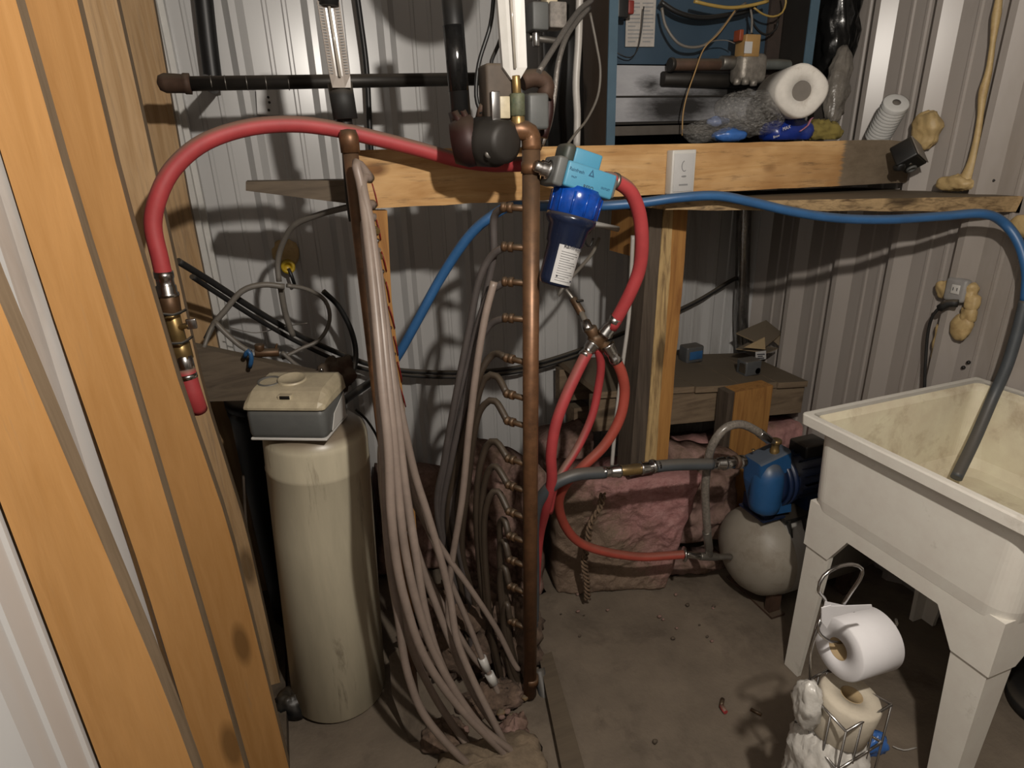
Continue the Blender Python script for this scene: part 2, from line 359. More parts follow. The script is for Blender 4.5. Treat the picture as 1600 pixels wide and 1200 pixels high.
# ================================================================== SETTING
def struct(o): o['kind'] = 'structure'; return o
def profile(u0, u1, phase, sgn=1, near=0.035, far=0.006, top=0.020, h=0.024, per=0.2186):
    """heights of a ribbed metal sheet along u: major rib and two small ribs in each period"""
    pts = []
    k0 = int(math.floor((u0-phase)/per))-1; k1 = int(math.ceil((u1-phase)/per))+1
    for k in range(k0, k1):
        b = phase+k*per
        seq = [(0, 0), (far, h), (far+top, h), (far+top+near, 0)]
        a = far+top+near
        for m in (0.355, 0.70):
            c = a+(per-a)*m
            seq += [(c-0.008, 0), (c-0.004, 0.0035), (c+0.004, 0.0035), (c+0.008, 0)]
        for du, hh in seq:
            pts.append((b+du, hh))
    return [p for p in pts if u0 <= p[0] <= u1]
def sheet(name, pts, at, z0, z1, m):
    b = MB(); n = len(pts)
    vs = [at(u, h, z0) for u, h in pts]+[at(u, h, z1) for u, h in pts]
    b.add(vs, [(i, i+1, n+i+1, n+i) for i in range(n-1)])
    me = b.build(name, m); struct(me)
    return me
H = 2.45
mat('dark_wall', (0.16, 0.14, 0.12), 0.8)
sheet('wall_back', profile(-0.42, 2.02, -0.075, near=0.022, far=0.018, top=0.018), lambda u, h, z: V((u, 2.2-h, z)), 0, H, panel)
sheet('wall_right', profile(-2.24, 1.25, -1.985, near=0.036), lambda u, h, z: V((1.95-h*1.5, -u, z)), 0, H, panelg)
sheet('wall_left', profile(-2.24, 1.25, -1.93, h=0.012), lambda u, h, z: V((-0.335+h, -u, z)), 0, H, panel)
sheet('wall_front', profile(-0.42, 2.02, 0), lambda u, h, z: V((u, -1.25+h, z)), 0, H, MATS['dark_wall'])
b = MB(); b.box((-0.42, -1.3, H), (2.02, 2.25, H+0.03)); struct(b.build('ceiling', MATS['dark_wall']))
b = MB(); nx, ny = 110, 150; vs = []
for j in range(ny+1):
    for i in range(nx+1):
        x = -0.45+2.5*i/nx; y = -1.3+3.55*j/ny
        vs.append((x, y, 0.006*(noise.fractal(V((x*3, y*3, 0)), 1, 2, 4)-0.4)))
b.add(vs, [(j*(nx+1)+i, j*(nx+1)+i+1, (j+1)*(nx+1)+i+1, (j+1)*(nx+1)+i) for j in range(ny) for i in range(nx)], True)
struct(b.build('floor', concrete))
b = MB(); b.box((-0.258, 2.1115, 0), (-0.235, 2.196, H)); b.box((-0.235, 2.150, 0), (-0.220, 2.196, H)); struct(b.build('trim_1', white))

# ================================================================== TIMBER
def stud(y0, y1, L, R, label, m=None):
    """L and R list (z, x) of the wall-side and room-side edges, top to bottom"""
    def at(T, z):
        for (za1, xa1), (zb1, xb1) in zip(T, T[1:]):
            if zb1 <= z <= za1: return xb1+(xa1-xb1)*(z-zb1)/(za1-zb1)
        return T[-1][1]
    b = MB(); n = 24; vs = []
    for i in range(n+1):
        z = 0.045+(H-0.046)*i/n; l, r = at(L, z), at(R, z)
        vs += [(l, y0, z), (r, y0, z), (r, y1, z), (l, y1, z)]
    for i in range(n):
        for k in range(4): b.f.append([4*i+k, 4*i+(k+1) % 4, 4*i+4+(k+1) % 4, 4*i+4+k]); b.sm.append(False); b.mi.append(1 if k == 1 else 0)
    b.v = [V(p) for p in vs]; b.f += [[3, 2, 1, 0], [4*n, 4*n+1, 4*n+2, 4*n+3]]; b.sm += [False]*2; b.mi += [0, 0]
    return b.build('wall_stud', [m or pine, studedge], None, label=label, cat='stud', group='timber studs on the left wall')
stud(0.722, 0.758, [(H, -0.328), (0, -0.328)], [(H, -0.30), (1.5, -0.276), (0.9, -0.234), (0, -0.20)], 'orange pine wall stud nearest the camera, at the lower left corner of the photo')
stud(1.010, 1.048, [(H, -0.328), (1.4, -0.325), (0.9, -0.309), (0, -0.306)], [(H, -0.27), (1.5, -0.262), (1.2, -0.250), (0.6, -0.237), (0, -0.23)], 'knotty orange pine wall stud, second from the camera on the left wall')
stud(1.290, 1.328, [(H, -0.345), (1.0, -0.345), (0.75, -0.318), (0.3, -0.308), (0, -0.34)], [(H, -0.25), (1.5, -0.257), (1.14, -0.241), (0.8, -0.212), (0, -0.20)], 'leaning pine wall stud that the red hose valve is wired to')
stud(1.60, 1.64, [(H, -0.322), (0, -0.322)], [(H, -0.245), (1.0, -0.25), (0.6, -0.222), (0, -0.22)], 'paler dusty pine wall stud just behind the red hose valve', pinedusty)
stud(2.07, 2.11, [(H, -0.33), (0, -0.33)], [(H, -0.225), (1.9, -0.235), (1.45, -0.250), (0, -0.26)], 'shaded brown pine stud in the back left corner beside the white corner trim', pinedusty)
b = MB(); b.box((-0.325, 0.45, 0.0), (-0.205, 2.14, 0.044)); b.build('sill_plate', greywood, None, label='grey worn timber sill plate on the floor under the left studs', cat='board')

# beam with thermostat
m, nt, bs = nodes('beam_wood')
c1 = None
v = coord(nt, (0.09, 1, 1)); g = noisef(nt, 20, 5, 0.6, v, 1.4)
c = ramp(nt, g, [(0.3, (0.50, 0.26, 0.09)), (0.5, (0.76, 0.47, 0.21)), (0.75, (0.84, 0.56, 0.29))])
vo = N(nt, 'ShaderNodeTexVoronoi'); vo.inputs['Scale'].default_value = 7; nt.links.new(coord(nt, (0.5, 1, 1)), vo.inputs['Vector'])
c = mixc(nt, ramp(nt, vo.outputs['Distance'], [(0.06, (1, 1, 1)), (0.14, (0, 0, 0))]), c, (0.16, 0.07, 0.03))
c = mixc(nt, ramp(nt, noisef(nt, 5, 4, 0.6, coord(nt, (0.5, 1, 1))), [(0.42, (0, 0, 0)), (0.6, (0.7, 0.7, 0.7))]), c, (0.42, 0.21, 0.075))
c = mixc(nt, ramp(nt, noisef(nt, 11, 6, 0.75), [(0.54, (0, 0, 0)), (0.68, (0.8, 0.8, 0.8))]), c, (0.20, 0.12, 0.06))
t = N(nt, 'ShaderNodeTexCoord'); s = N(nt, 'ShaderNodeSeparateXYZ'); nt.links.new(t.outputs['Object'], s.inputs[0])
ad = N(nt, 'ShaderNodeMath', operation='MULTIPLY_ADD'); nt.links.new(noisef(nt, 30, 3, 0.6), ad.inputs[0]); ad.inputs[1].default_value = 0.04; nt.links.new(s.outputs[0], ad.inputs[2])
f = ramp(nt, ad.outputs[0], [(0.585, (0, 0, 0)), (0.60, (1, 1, 1))])
gw = ramp(nt, noisef(nt, 12, 6, 0.7, coord(nt, (0.5, 1, 1))), [(0.3, (0.16, 0.12, 0.08)), (0.7, (0.30, 0.235, 0.165))])
c = mixc(nt, f, c, gw); c = dusted(nt, c, (0.2, 0.15, 0.1), 0.8)
nt.links.new(c, bs.inputs['Base Color']); bs.inputs['Roughness'].default_value = 0.75; bs.inputs['Specular IOR Level'].default_value = 0.2
bump(nt, bs, noisef(nt, 60, 4, 0.6, v), 0.4, 0.003)
beamw = m
b = MB(); n = 26; vs = []
for i in range(n+1):
    x = 0.172+(1.942-0.172)*i/n; t = i/n; zt = 1.556-0.018*t; zb = 1.427-0.02*t
    j = 0.0022*noise.noise(V((x*14, 0, 3))); j2 = 0.003*noise.noise(V((x*12, 4, 3)))
    if t > 0.93: zt -= 0.016*(t-0.93)/0.07
    vs += [(x, 1.53, zb+j2), (x, 1.53, zt+j), (x, 1.568, zt+j), (x, 1.568, zb+j2)]
fs = [(4*i+k, 4*i+(k+1) % 4, 4*i+4+(k+1) % 4, 4*i+4+k) for i in range(n) for k in range(4)]+[(0, 1, 2, 3), (4*n+3, 4*n+2, 4*n+1, 4*n)]
b.add(vs, fs); beam = b.build('support_beam', beamw, None, label='long orange timber beam across the photo carrying the white thermostat', cat='beam')

def slab(name, quad, y, vec, m, label=None, cat=None, group=None, parent=None):
    q = [PY(p[0], p[1], p[2] if len(p) > 2 else y) for p in quad]
    b = MB(); b.prism(q, vec)
    kw = {}
    if label: kw['label'] = label
    if cat: kw['cat'] = cat
    if group: kw['group'] = group
    return b.build(name, m, parent, **kw)
# shelf plank that runs to the right wall
A1, A2, B1, B2 = PY(1040, 316, 1.46), PY(1612, 306, 1.19), PY(1040, 328, 1.46), PY(1612, 331, 1.19)
b = MB(); vs = []; n = 30
for i in range(n+1):
    t = i/n; a = A1.lerp(A2, t); c_ = B1.lerp(B2, t); a.x = min(a.x, 1.945); c_.x = min(c_.x, 1.945)
    e = 0.010*noise.fractal(V((t*9, 1, 0)), 1, 2, 3)
    vs += [a+V((0, e, 0)), V((a.x, 1.74, a.z+0.0)), V((c_.x, 1.74, c_.z)), c_+V((0, e*0.4, 0.001*math.sin(t*40)))]
fs = [(4*i+k, 4*i+(k+1) % 4, 4*i+4+(k+1) % 4, 4*i+4+k) for i in range(n) for k in range(4)]+[(0, 1, 2, 3), (4*n+3, 4*n+2, 4*n+1, 4*n)]
b.add(vs, fs); b.build('shelf_plank', edgewood, None, label='dusty rough-edged shelf plank under the right end of the orange beam', cat='shelf')
slab('shelf_board', [(384, 284, 1.60), (575, 281, 1.570), (575, 322, 1.570), (384, 298, 1.60)], 1.6, (0, 0.10, 0), greywoodx, 'short dark dusty shelf board left of the orange beam behind the tubes', 'shelf')
b = MB(); b.box((0.86, 1.575, 1.49), (1.925, 2.17, 1.525)); b.build('boiler_shelf', greywoodx, None, label='grey dusty plank deck behind the beam under the blue boiler', cat='shelf')
slab('ceiling_block', [(1008, 332), (1045, 330), (1030, 385), (1002, 405)], 1.62, (0, 0.2, 0), orangewood, 'short brown wood brace beside the top of the post under the beam', 'brace')
# narrow post under the left end of the beam
np_ = slab('narrow_post', [(582, 329), (605, 329), (612, 470), (640, 700), (662, 960), (640, 960), (606, 600), (592, 470)], 1.536, (0, 0.036, 0), orangewood, 'narrow orange post with screws under the left end of the beam', 'post')
for i, (px, py) in enumerate(((589, 376), (597, 424), (609, 512), (615, 553))):
    MB().lathe(PY(px, py, 1.534), (0, -1, 0.1), [(0, 0.003), (0.003, 0.006), (0.006, 0.0045), (0.008, 0.002)], 12).build('screw_head', chrome, np_)
rw = thing('red_wire', PY(600, 480, 1.53), 'thin red wire stitched down the narrow orange post', 'wire')
for k, (a, c_) in enumerate((((581, 286), (590, 322)), ((588, 343), (595, 375)), ((596, 393), (604, 424)), ((603, 440), (609, 472)), ((607, 478), (617, 513)), ((615, 525), (622, 555)), ((621, 565), (628, 597)), ((624, 603), (634, 636)))):
    MB().tube([PY(*a, 1.531), PY((a[0]+c_[0])/2+1, (a[1]+c_[1])/2, 1.527), PY(*c_, 1.531)], 0.0016, 6).build('stitch', mat('red_wire_cover', (0.25, 0.01, 0.01), 0.5) if k == 0 else MATS['red_wire_cover'], rw)
# main double post
po = thing('support_post', PZ(1015, 905, 0.0), 'rough-edged double timber post under the middle of the beam', 'post')
po.location = (1.04, 1.62, 0.49); ORG[po.name] = V((1.04, 1.62, 0.49))
K = 1.6/1.5
def post(name, xt0, xt1, xb0, xb1, y0, y1, m, wav):
    b = MB(); n = 26; vs = []
    for i in range(n+1):
        z0 = 1.389*(1-i/n)+0.56*i/n; t = (1.392-z0)/1.392; z = 1.55+(z0-1.55)*K; l = K*(xt0+(xb0-xt0)*t); r = K*(xt1+(xb1-xt1)*t)
        e = wav*noise.fractal(V((t*8, wav*90, 2)), 1, 2, 3)
        vs += [(l, y0+0.10+e*0.5, z), (r+e, y0+0.10, z), (r+e, y1+0.10, z), (l, y1+0.10, z)]
    fs = [(4*i+k, 4*i+(k+1) % 4, 4*i+4+(k+1) % 4, 4*i+4+k) for i in range(n) for k in range(4)]+[(0, 1, 2, 3), (4*n+3, 4*n+2, 4*n+1, 4*n)]
    b.add(vs, fs); return b.build(name, m, po)
o1 = post('rough_board', 0.985, 1.018, 0.955, 1.0, 1.50, 1.535, roughwood, 0.006); o1['label'] = 'board with torn yellow bark edge'
o2 = post('orange_board', 1.020, 1.068, 1.001, 1.045, 1.505, 1.60, orangewood, 0.004); o2['label'] = 'smooth orange board'
o3 = post('grey_board', 0.945, 0.984, 0.895, 0.954, 1.502, 1.59, greywood, 0.002); o3['label'] = 'grey weathered board'
# brace board behind the softener
slab('brace_board', [(299, 541, 1.70), (515, 588, 1.74), (520, 622, 1.74), (306, 628, 1.70)], 1.7, (0.0, 0.04, 0), greywoodx, 'dark weathered brace board running from the studs behind the water softener', 'board')

# ================================================================== PALLET TABLE
pl = thing('pallet', (1.35, 1.95, 0), 'dusty wooden pallet table in the back right corner', 'pallet')
def ptop(x, y): return 0.716-(x-1.18)*0.115+(y-1.8)*0.02
xs = [0.955, 1.15, 1.355, 1.56, 1.745, 1.90]
for i in range(5):
    x0, x1 = xs[i]+0.002, xs[i+1]-0.002; b = MB()
    y0 = 1.785+0.006*(i % 2); y1 = 2.165
    b.hexa([(x0, y0, ptop(x0, y0)-0.024), (x1, y0, ptop(x1, y0)-0.024), (x1, y1, ptop(x1, y1)-0.024), (x0, y1, ptop(x0, y1)-0.024), (x0, y0, ptop(x0, y0)), (x1, y0, ptop(x1, y0)), (x1, y1, ptop(x1, y1)), (x0, y1, ptop(x0, y1))])
    b.build('deck_board', dustwood, pl)
for nm, yy in (('front_rail', 1.80), ('rear_rail', 2.10)):
    b = MB(); x0, x1 = 0.94, 1.90
    b.hexa([(x0, yy, ptop(x0, yy)-0.16), (x1, yy, ptop(x1, yy)-0.145), (x1, yy+0.04, ptop(x1, yy)-0.145), (x0, yy+0.04, ptop(x0, yy)-0.16), (x0, yy, ptop(x0, yy)-0.026), (x1, yy, ptop(x1, yy)-0.026), (x1, yy+0.04, ptop(x1, yy)-0.026), (x0, yy+0.04, ptop(x0, yy)-0.026)])
    b.build(nm, dustwood, pl)
b = MB(); q = [PY(*p, 1.72) for p in ((1150, 600), (1207, 599), (1198, 720))]; x0 = q[0].x; x1 = q[1].x
zt = ptop(x0, 1.72)-0.001
b.box((x0, 1.715, 0.0), (x1, 1.78, zt)); b.build('front_leg', orangewood, pl)['label'] = 'orange timber leg'
b = MB(); b.box((x0-0.03, 1.72, 0.0), (x0-0.001, 1.78, zt)); b.build('grey_cleat', greywood, pl)
b = MB(); b.box((1.0, 2.09, 0.0), (1.07, 2.16, 0.55)); b.build('rear_leg', dustwood, pl)
b = MB(); b.box((1.82, 2.09, 0.0), (1.89, 2.16, 0.47)); b.build('rear_leg', dustwood, pl)

# ================================================================== LAUNDRY TUB
def rrect(cx, cy, hx, hy, r, z, n=10):
    out = []
    for sx, sy, a0 in ((1, 1, 0), (-1, 1, 90), (-1, -1, 180), (1, -1, 270)):
        for k in range(n+1):
            a = math.radians(a0+90*k/n); out.append(V((cx+sx*(hx-r)+r*math.cos(a), cy+sy*(hy-r)+r*math.sin(a), z)))
    return out
tub = thing('laundry_tub', (1.56, 0.87, 0), 'dirty white plastic laundry tub on legs against the right wall', 'laundry tub')
tx, ty, hx, hy = 1.5725, 0.868, 0.335, 0.302
R = [(0.574, 0.075, 0.05), (0.576, 0.050, 0.05), (0.588, 0.040, 0.05), (0.62, 0.036, 0.05), (0.826, 0.032, 0.045), (0.827, 0.004, 0.014), (0.830, 0.001, 0.012), (0.856, 0.0, 0.010), (0.8595, 0.0015, 0.010), (0.860, 0.004, 0.010), (0.860, 0.018, 0.014), (0.854, 0.026, 0.02), (0.835, 0.036, 0.03), (0.64, 0.056, 0.06), (0.612, 0.070, 0.06), (0.600, 0.10, 0.05)]
rings = [rrect(tx, ty, hx-i, hy-i, r, z) for z, i, r in R]
n = len(rings[0])
for a_, b_, nm, mm in ((0, 11, 'basin', tubm), (10, 15, 'basin_inside', tubin)):
    b = MB(); vs = [p for r in rings[a_:b_+1] for p in r]; k = b_-a_
    fs = [(j*n+i, j*n+(i+1) % n, (j+1)*n+(i+1) % n, (j+1)*n+i) for j in range(k) for i in range(n)]
    b.add(vs, fs, False)
    if a_ == 0: b.f.append(list(range(n))[::-1])
    else: b.f.append([k*n+i for i in range(n)])
    b.sm.append(False); b.mi.append(0); o = b.build(nm, mm, tub)
    if nm == 'basin_inside': o['label'] = 'stained beige inside of the basin'
X0, X1, Y0, Y1 = 1.278, 1.870, 0.607, 1.130
b = MB()
def apron(pts3, vec): b.prism(pts3, vec)
for xx, vx in ((X0, 0.018), (X1-0.018, 0.018)):
    apron([(xx, Y1, 0.60), (xx, Y1, 0.455), (xx, Y1-0.085, 0.455), (xx, Y1-0.135, 0.545), (xx, Y0+0.135, 0.545), (xx, Y0+0.085, 0.455), (xx, Y0, 0.455), (xx, Y0, 0.60)], (vx, 0, 0))
for yy in (Y0, Y1-0.018):
    apron([(X0+0.0181, yy, 0.60), (X0+0.0181, yy, 0.455), (X0+0.085, yy, 0.455), (X0+0.16, yy, 0.545), (X1-0.16, yy, 0.545), (X1-0.085, yy, 0.455), (X1-0.0181, yy, 0.455), (X1-0.0181, yy, 0.60)], (0, 0.018, 0))
b.build('apron', tubm, tub)
for sx in (0, 1):
    for sy in (0, 1):
        b = MB(); cx = (X0+0.006, X1-0.006)[sx]; cy = (Y0+0.006, Y1-0.006)[sy]; dx = (1, -1)[sx]; dy = (1, -1)[sy]
        def ring(z, s, o, t=0.014):
            x0 = cx-dx*o; y0 = cy-dy*o
            return [V((x0, y0, z)), V((x0+dx*s, y0, z)), V((x0+dx*s, y0+dy*t, z)), V((x0+dx*t, y0+dy*t, z)), V((x0+dx*t, y0+dy*s, z)), V((x0, y0+dy*s, z))]
        r1 = ring(0.47, 0.082, 0); r0 = ring(0.0, 0.054, 0.004)
        b.add(r0+r1, [tuple(range(6)), tuple(range(6, 12))]+[(i, (i+1) % 6, 6+(i+1) % 6, 6+i) for i in range(6)]); b.build('leg', tubm, tub)

# ================================================================== WATER SOFTENER
so = thing('water_softener', (-0.052, 1.56, 0), 'tall cream water softener tank with a dusty control head', 'water softener')
ax = (V((0.0, 1.545, 0.93))-V((-0.052, 1.56, 0))).normalized()
MB().lathe((-0.052, 1.56, 0), ax, [(0, 0.130), (0.012, 0.1395), (0.60, 0.134), (0.79, 0.132), (0.793, 0.1335), (0.80, 0.132), (0.865, 0.131), (0.885, 0.127), (0.905, 0.105), (0.915, 0.06), (0.92, 0.03)], 48).build('tank', tankm, so)
rz = Matrix.Rotation(math.radians(-25), 3, 'Z'); hc = V((-0.035, 1.505, 0.0)); hax = (rz@X_, rz@Y_, Z_)
def hp(x, y, z): return hc+hax[0]*x+hax[1]*y+V((0, 0, z))
MB().rbox(hp(0, 0.0, 0.953), (0.194, 0.156, 0.080), hax, 0.016).build('head_body', darkgrey, so)
MB().rbox(hp(0, 0, 0.914), (0.190, 0.152, 0.007), hax, 0.003).build('white_rim', white, so)
b = MB(); prof = [(-0.080, 0.992), (-0.081, 0.998), (-0.072, 1.010), (-0.046, 1.028), (-0.03, 1.032), (0.05, 1.038), (0.074, 1.032), (0.080, 0.992)]
xsn = [(-0.100, 0.985, 0.9), (-0.096, 1.0, 0.97), (-0.085, 1.0, 1), (0.085, 1.0, 1), (0.096, 1.0, 0.97), (0.100, 0.985, 0.9)]
vs = []
for x, zs, ys in xsn:
    for yy, zz in prof: vs.append(hp(x, yy*ys, 0.992+(zz-0.992)*(1 if abs(x) < 0.09 else 0.75 if abs(x) < 0.099 else 0.35)))
k = len(prof); fs = [(i*k+j, i*k+(j+1) % k, (i+1)*k+(j+1) % k, (i+1)*k+j) for i in range(5) for j in range(k)]+[tuple(range(k))[::-1], tuple(5*k+j for j in range(k))]
b.add(vs, fs, False); cov = b.build('head_cover', headm, so); cov['label'] = 'yellowed dusty top cover'
MB().lathe(hp(-0.008, 0.010, 1.022), (0, -0.12, 1), [(0, 0.034), (0.019, 0.034), (0.019, 0.030), (0.015, 0.029), (0.015, 0.001)], 32).build('large_dial', headm, cov)
MB().lathe(hp(-0.062, 0.0, 1.026), (0, -0.10, 1), [(0, 0.028), (0.011, 0.028), (0.011, 0.024), (0.007, 0.023), (0.007, 0.001)], 32).build('small_dial', darkgrey, cov)
MB().rbox(hp(0.002, -0.058, 1.016), (0.034, 0.018, 0.016), hax, 0.003).build('window_hood', headm, cov)
MB().rbox(hp(0.004, -0.066, 1.019), (0.024, 0.006, 0.008), hax, 0.001).build('display_window', black, cov)
b = MB(); b.prism([hp(0.098, -0.045, 0.925), hp(0.098, 0.05, 0.925), hp(0.098, 0.055, 0.985), hp(0.098, -0.02, 0.96)], hax[0]*0.002); b.build('side_label', white, so)
tubething('drain_tube', 'pale curved tube rim behind the left side of the water softener head', 'tube', [PY(318, 628, 1.74), PY(345, 622, 1.74), PY(375, 621, 1.74), PY(410, 627, 1.74)], 0.006, greywire)
bt = thing('brine_tank', (-0.10, 1.93, 0), 'black brine tank in the dark corner behind the water softener', 'tank')
MB().lathe((-0.10, 1.93, 0), Z_, [(0, 0.13), (0.02, 0.14), (0.80, 0.145), (0.82, 0.15), (0.84, 0.15)], 40).build('barrel', black, bt)
MB().lathe((-0.10, 1.93, 0.841), Z_, [(0, 0.152), (0.02, 0.152), (0.03, 0.14), (0.032, 0.05)], 40).build('lid', black, bt)
MB().tube([PY(380, 742, 1.76), PY(386, 830, 1.76), PY(402, 905, 1.76)], 0.004, 8).build('thin_upright', greywood, bt)  # thin grey upright just in front of the barrel
b = MB(); p = PZ(460, 1112, 0.0); b.blob(p+V((0, 0, 0.035)), (0.095, 0.08, 0.085), 0.16, 3, 4, 14, 2.2, flatbottom=0.002, amp2=0.2); b.build('black_bundle', black, None, label='crumpled black plastic bundle on the floor at the foot of the cream tank', cat='bundle')

# ================================================================== COPPER MANIFOLD AND ITS TUBES
cu = thing('copper_manifold', (0.483, 1.30, 0.03), 'upright copper manifold pipe with a row of small outlets, centre of the photo', 'pipe')
ctop = PY(830, 232, 1.30); cbot = PY(828, 1085, 1.30)
elb = [cbot, ctop, PY(829, 214, 1.30), PY(820, 204, 1.30), PY(800, 205, 1.305), PY(772, 207, 1.315)]
b = MB(); b.tube([cbot, cbot.lerp(ctop, 0.5), ctop], 0.0195, 20, sub=False); b.build('riser', copper, cu)
b = MB(); b.tube([ctop-V((0, 0, 0.002)), ctop+V((0, 0, 0.015)), PY(827, 208, 1.30), PY(812, 203, 1.30), PY(795, 206, 1.31), PY(770, 208, 1.32)], 0.0205, 18); b.build('top_elbow', copper, cu)
for py in (262, 1062):
    b = MB(); b.lathe(PY(830, py, 1.30), (ctop-cbot), [(-0.012, 0.0195), (-0.012, 0.0222), (0.012, 0.0222), (0.012, 0.0195)], 22); b.build('coupling', copper, cu)
cdir = (ctop-cbot).normalized()
outs = [(326, 788, 325), (388, 788, 388), (443, 790, 443), (500, 790, 498), (568, 795, 556), (625, 798, 602), (668, 800, 642), (728, 800, 704), (770, 800, 744), (812, 800, 782), (850, 797, 818), (888, 797, 852), (930, 797, 892), (985, 802, 945)]
OUT = []
for i, (pc, px, py) in enumerate(outs):
    c0 = PY(829, pc, 1.30); e = V((0.435-0.004*i*0, 1.345, 0)); 
    e = c0+V((-0.047, 0.062, 0.004)) if i > 3 else c0+V((-0.055, 0.035, 0.004))
    d = (e-c0)
    b = MB(); b.tube([c0, e], 0.0075, 10, sub=False); st = b.build('outlet_stub', brassd, cu)
    b = MB(); b.lathe(c0+d*0.62, d, [(0, 0.008), (0, 0.0118), (0.010, 0.0118), (0.012, 0.009), (0.016, 0.009), (0.016, 0.0115), (0.024, 0.0115), (0.026, 0.009)], 14); b.build('ferrule', brassd, st)
    OUT.append((e, d.normalized()))
ORD = ['first', 'second', 'third', 'fourth', 'fifth', 'sixth', 'seventh', 'eighth', 'ninth', 'tenth', 'eleventh', 'twelfth', 'thirteenth', 'fourteenth']
G1 = 'dusty grey tubes arching off the copper manifold'
dests = [
 [(772, 340, 1.37), (771, 400, 1.38), (757, 470, 1.40), (742, 560, 1.42), (724, 680, 1.44), (706, 800, 1.46)],
 [(768, 400, 1.36), (748, 440, 1.38), (732, 520, 1.40), (712, 620, 1.42), (694, 720, 1.45), (683, 800, 1.48)],
 [(768, 455, 1.36), (752, 490, 1.38), (733, 560, 1.41), (712, 640, 1.43), (697, 720, 1.45), (688, 810, 1.48)],
 [(766, 507, 1.37), (745, 545, 1.39), (728, 620, 1.41), (705, 720, 1.44), (691, 820, 1.48)],
 [(772, 553, 1.40), (752, 580, 1.41), (735, 640, 1.42), (715, 720, 1.44), (700, 820, 1.47)],
 [(776, 588, 1.40), (757, 592, 1.42), (742, 640, 1.43), (722, 740, 1.45), (710, 840, 1.47)],
 [(774, 627, 1.40), (757, 632, 1.42), (743, 665, 1.43), (731, 760, 1.45), (722, 860, 1.46)],
 [(775, 690, 1.40), (760, 698, 1.42), (748, 740, 1.43), (744, 800, 1.44), (748, 870, 1.44), (755, 930, 1.43)],
 [(775, 729, 1.40), (762, 740, 1.42), (754, 775, 1.43), (752, 830, 1.43), (757, 900, 1.42), (762, 960, 1.41)],
 [(778, 768, 1.40), (765, 776, 1.41), (757, 810, 1.42), (757, 860, 1.42), (762, 930, 1.41), (768, 990, 1.40)],
 [(788, 812, 1.38), (781, 822, 1.40), (783, 870, 1.40), (790, 930, 1.39), (795, 990, 1.38)],
 [(788, 846, 1.38), (781, 860, 1.40), (785, 920, 1.39), (795, 1000, 1.37)],
 [(788, 886, 1.38), (781, 905, 1.39), (787, 970, 1.38), (797, 1030, 1.36)],
 [(792, 943, 1.37), (786, 965, 1.38), (792, 1020, 1.37), (800, 1060, 1.35)],
]
for i, ((e, d), dd) in enumerate(zip(OUT, dests)):
    pts = [e-d*0.008]+path(dd); last = pts[-1]; low = V((last.x+0.02, last.y-0.02, 0.02))
    if last.z > 0.3: pts += [V((last.x+0.03, last.y+0.0, last.z*0.5)), low]
    else: pts += [low]
    tubething('heating_tube', ('dark dusty tube arching off the copper manifold, %s arch from its top' if i > 3 else 'grey tube curving down off the copper manifold, %s arch from its top') % ORD[i], 'tube', pts, 0.0088 if i < 4 else 0.0092, (pexd if i < 4 else pexb), G1)
tubething('heating_tube', 'pale straight tube standing just left of the upper copper manifold arches', 'tube', path([(772, 440, 1.345), (757, 500, 1.345), (744, 580, 1.345), (732, 680, 1.35), (722, 780, 1.36), (706, 880, 1.38)])+[PY(700, 960, 1.38), PY(705, 1000, 1.36)], 0.0090, pex)

# return manifold at the left end of the beam, with the long bundle
px0 = PY(545, 215, 1.43); base = V((px0.x, 1.43, 0.02))
rm = thing('return_manifold', base, 'brown upright copper pipe behind the long grey tube bundle', 'pipe')
MB().tube([base, V((px0.x, 1.43, px0.z))], 0.0165, 18, sub=False).build('riser', copper, rm)
MB().lathe(V((px0.x, 1.43, px0.z-0.03)), Z_, [(0, 0.0165), (0, 0.020), (0.03, 0.021), (0.045, 0.016), (0.047, 0.002)], 20).build('cap', copper, rm)
for k in range(9):
    z = 1.50-k*0.055; c0 = V((px0.x, 1.43, z)); e = c0+V((0.034, -0.045, 0.0))
    b = MB(); b.tube([c0, e], 0.007, 10, sub=False); b.lathe(c0.lerp(e, 0.5), e-c0, [(0, 0.007), (0, 0.0112), (0.009, 0.0112), (0.009, 0.008), (0.014, 0.008), (0.014, 0.011), (0.022, 0.011), (0.022, 0.007)], 12); b.build('outlet_stub', brass, rm)
G2 = 'long grey tubes fanning down from the return manifold'
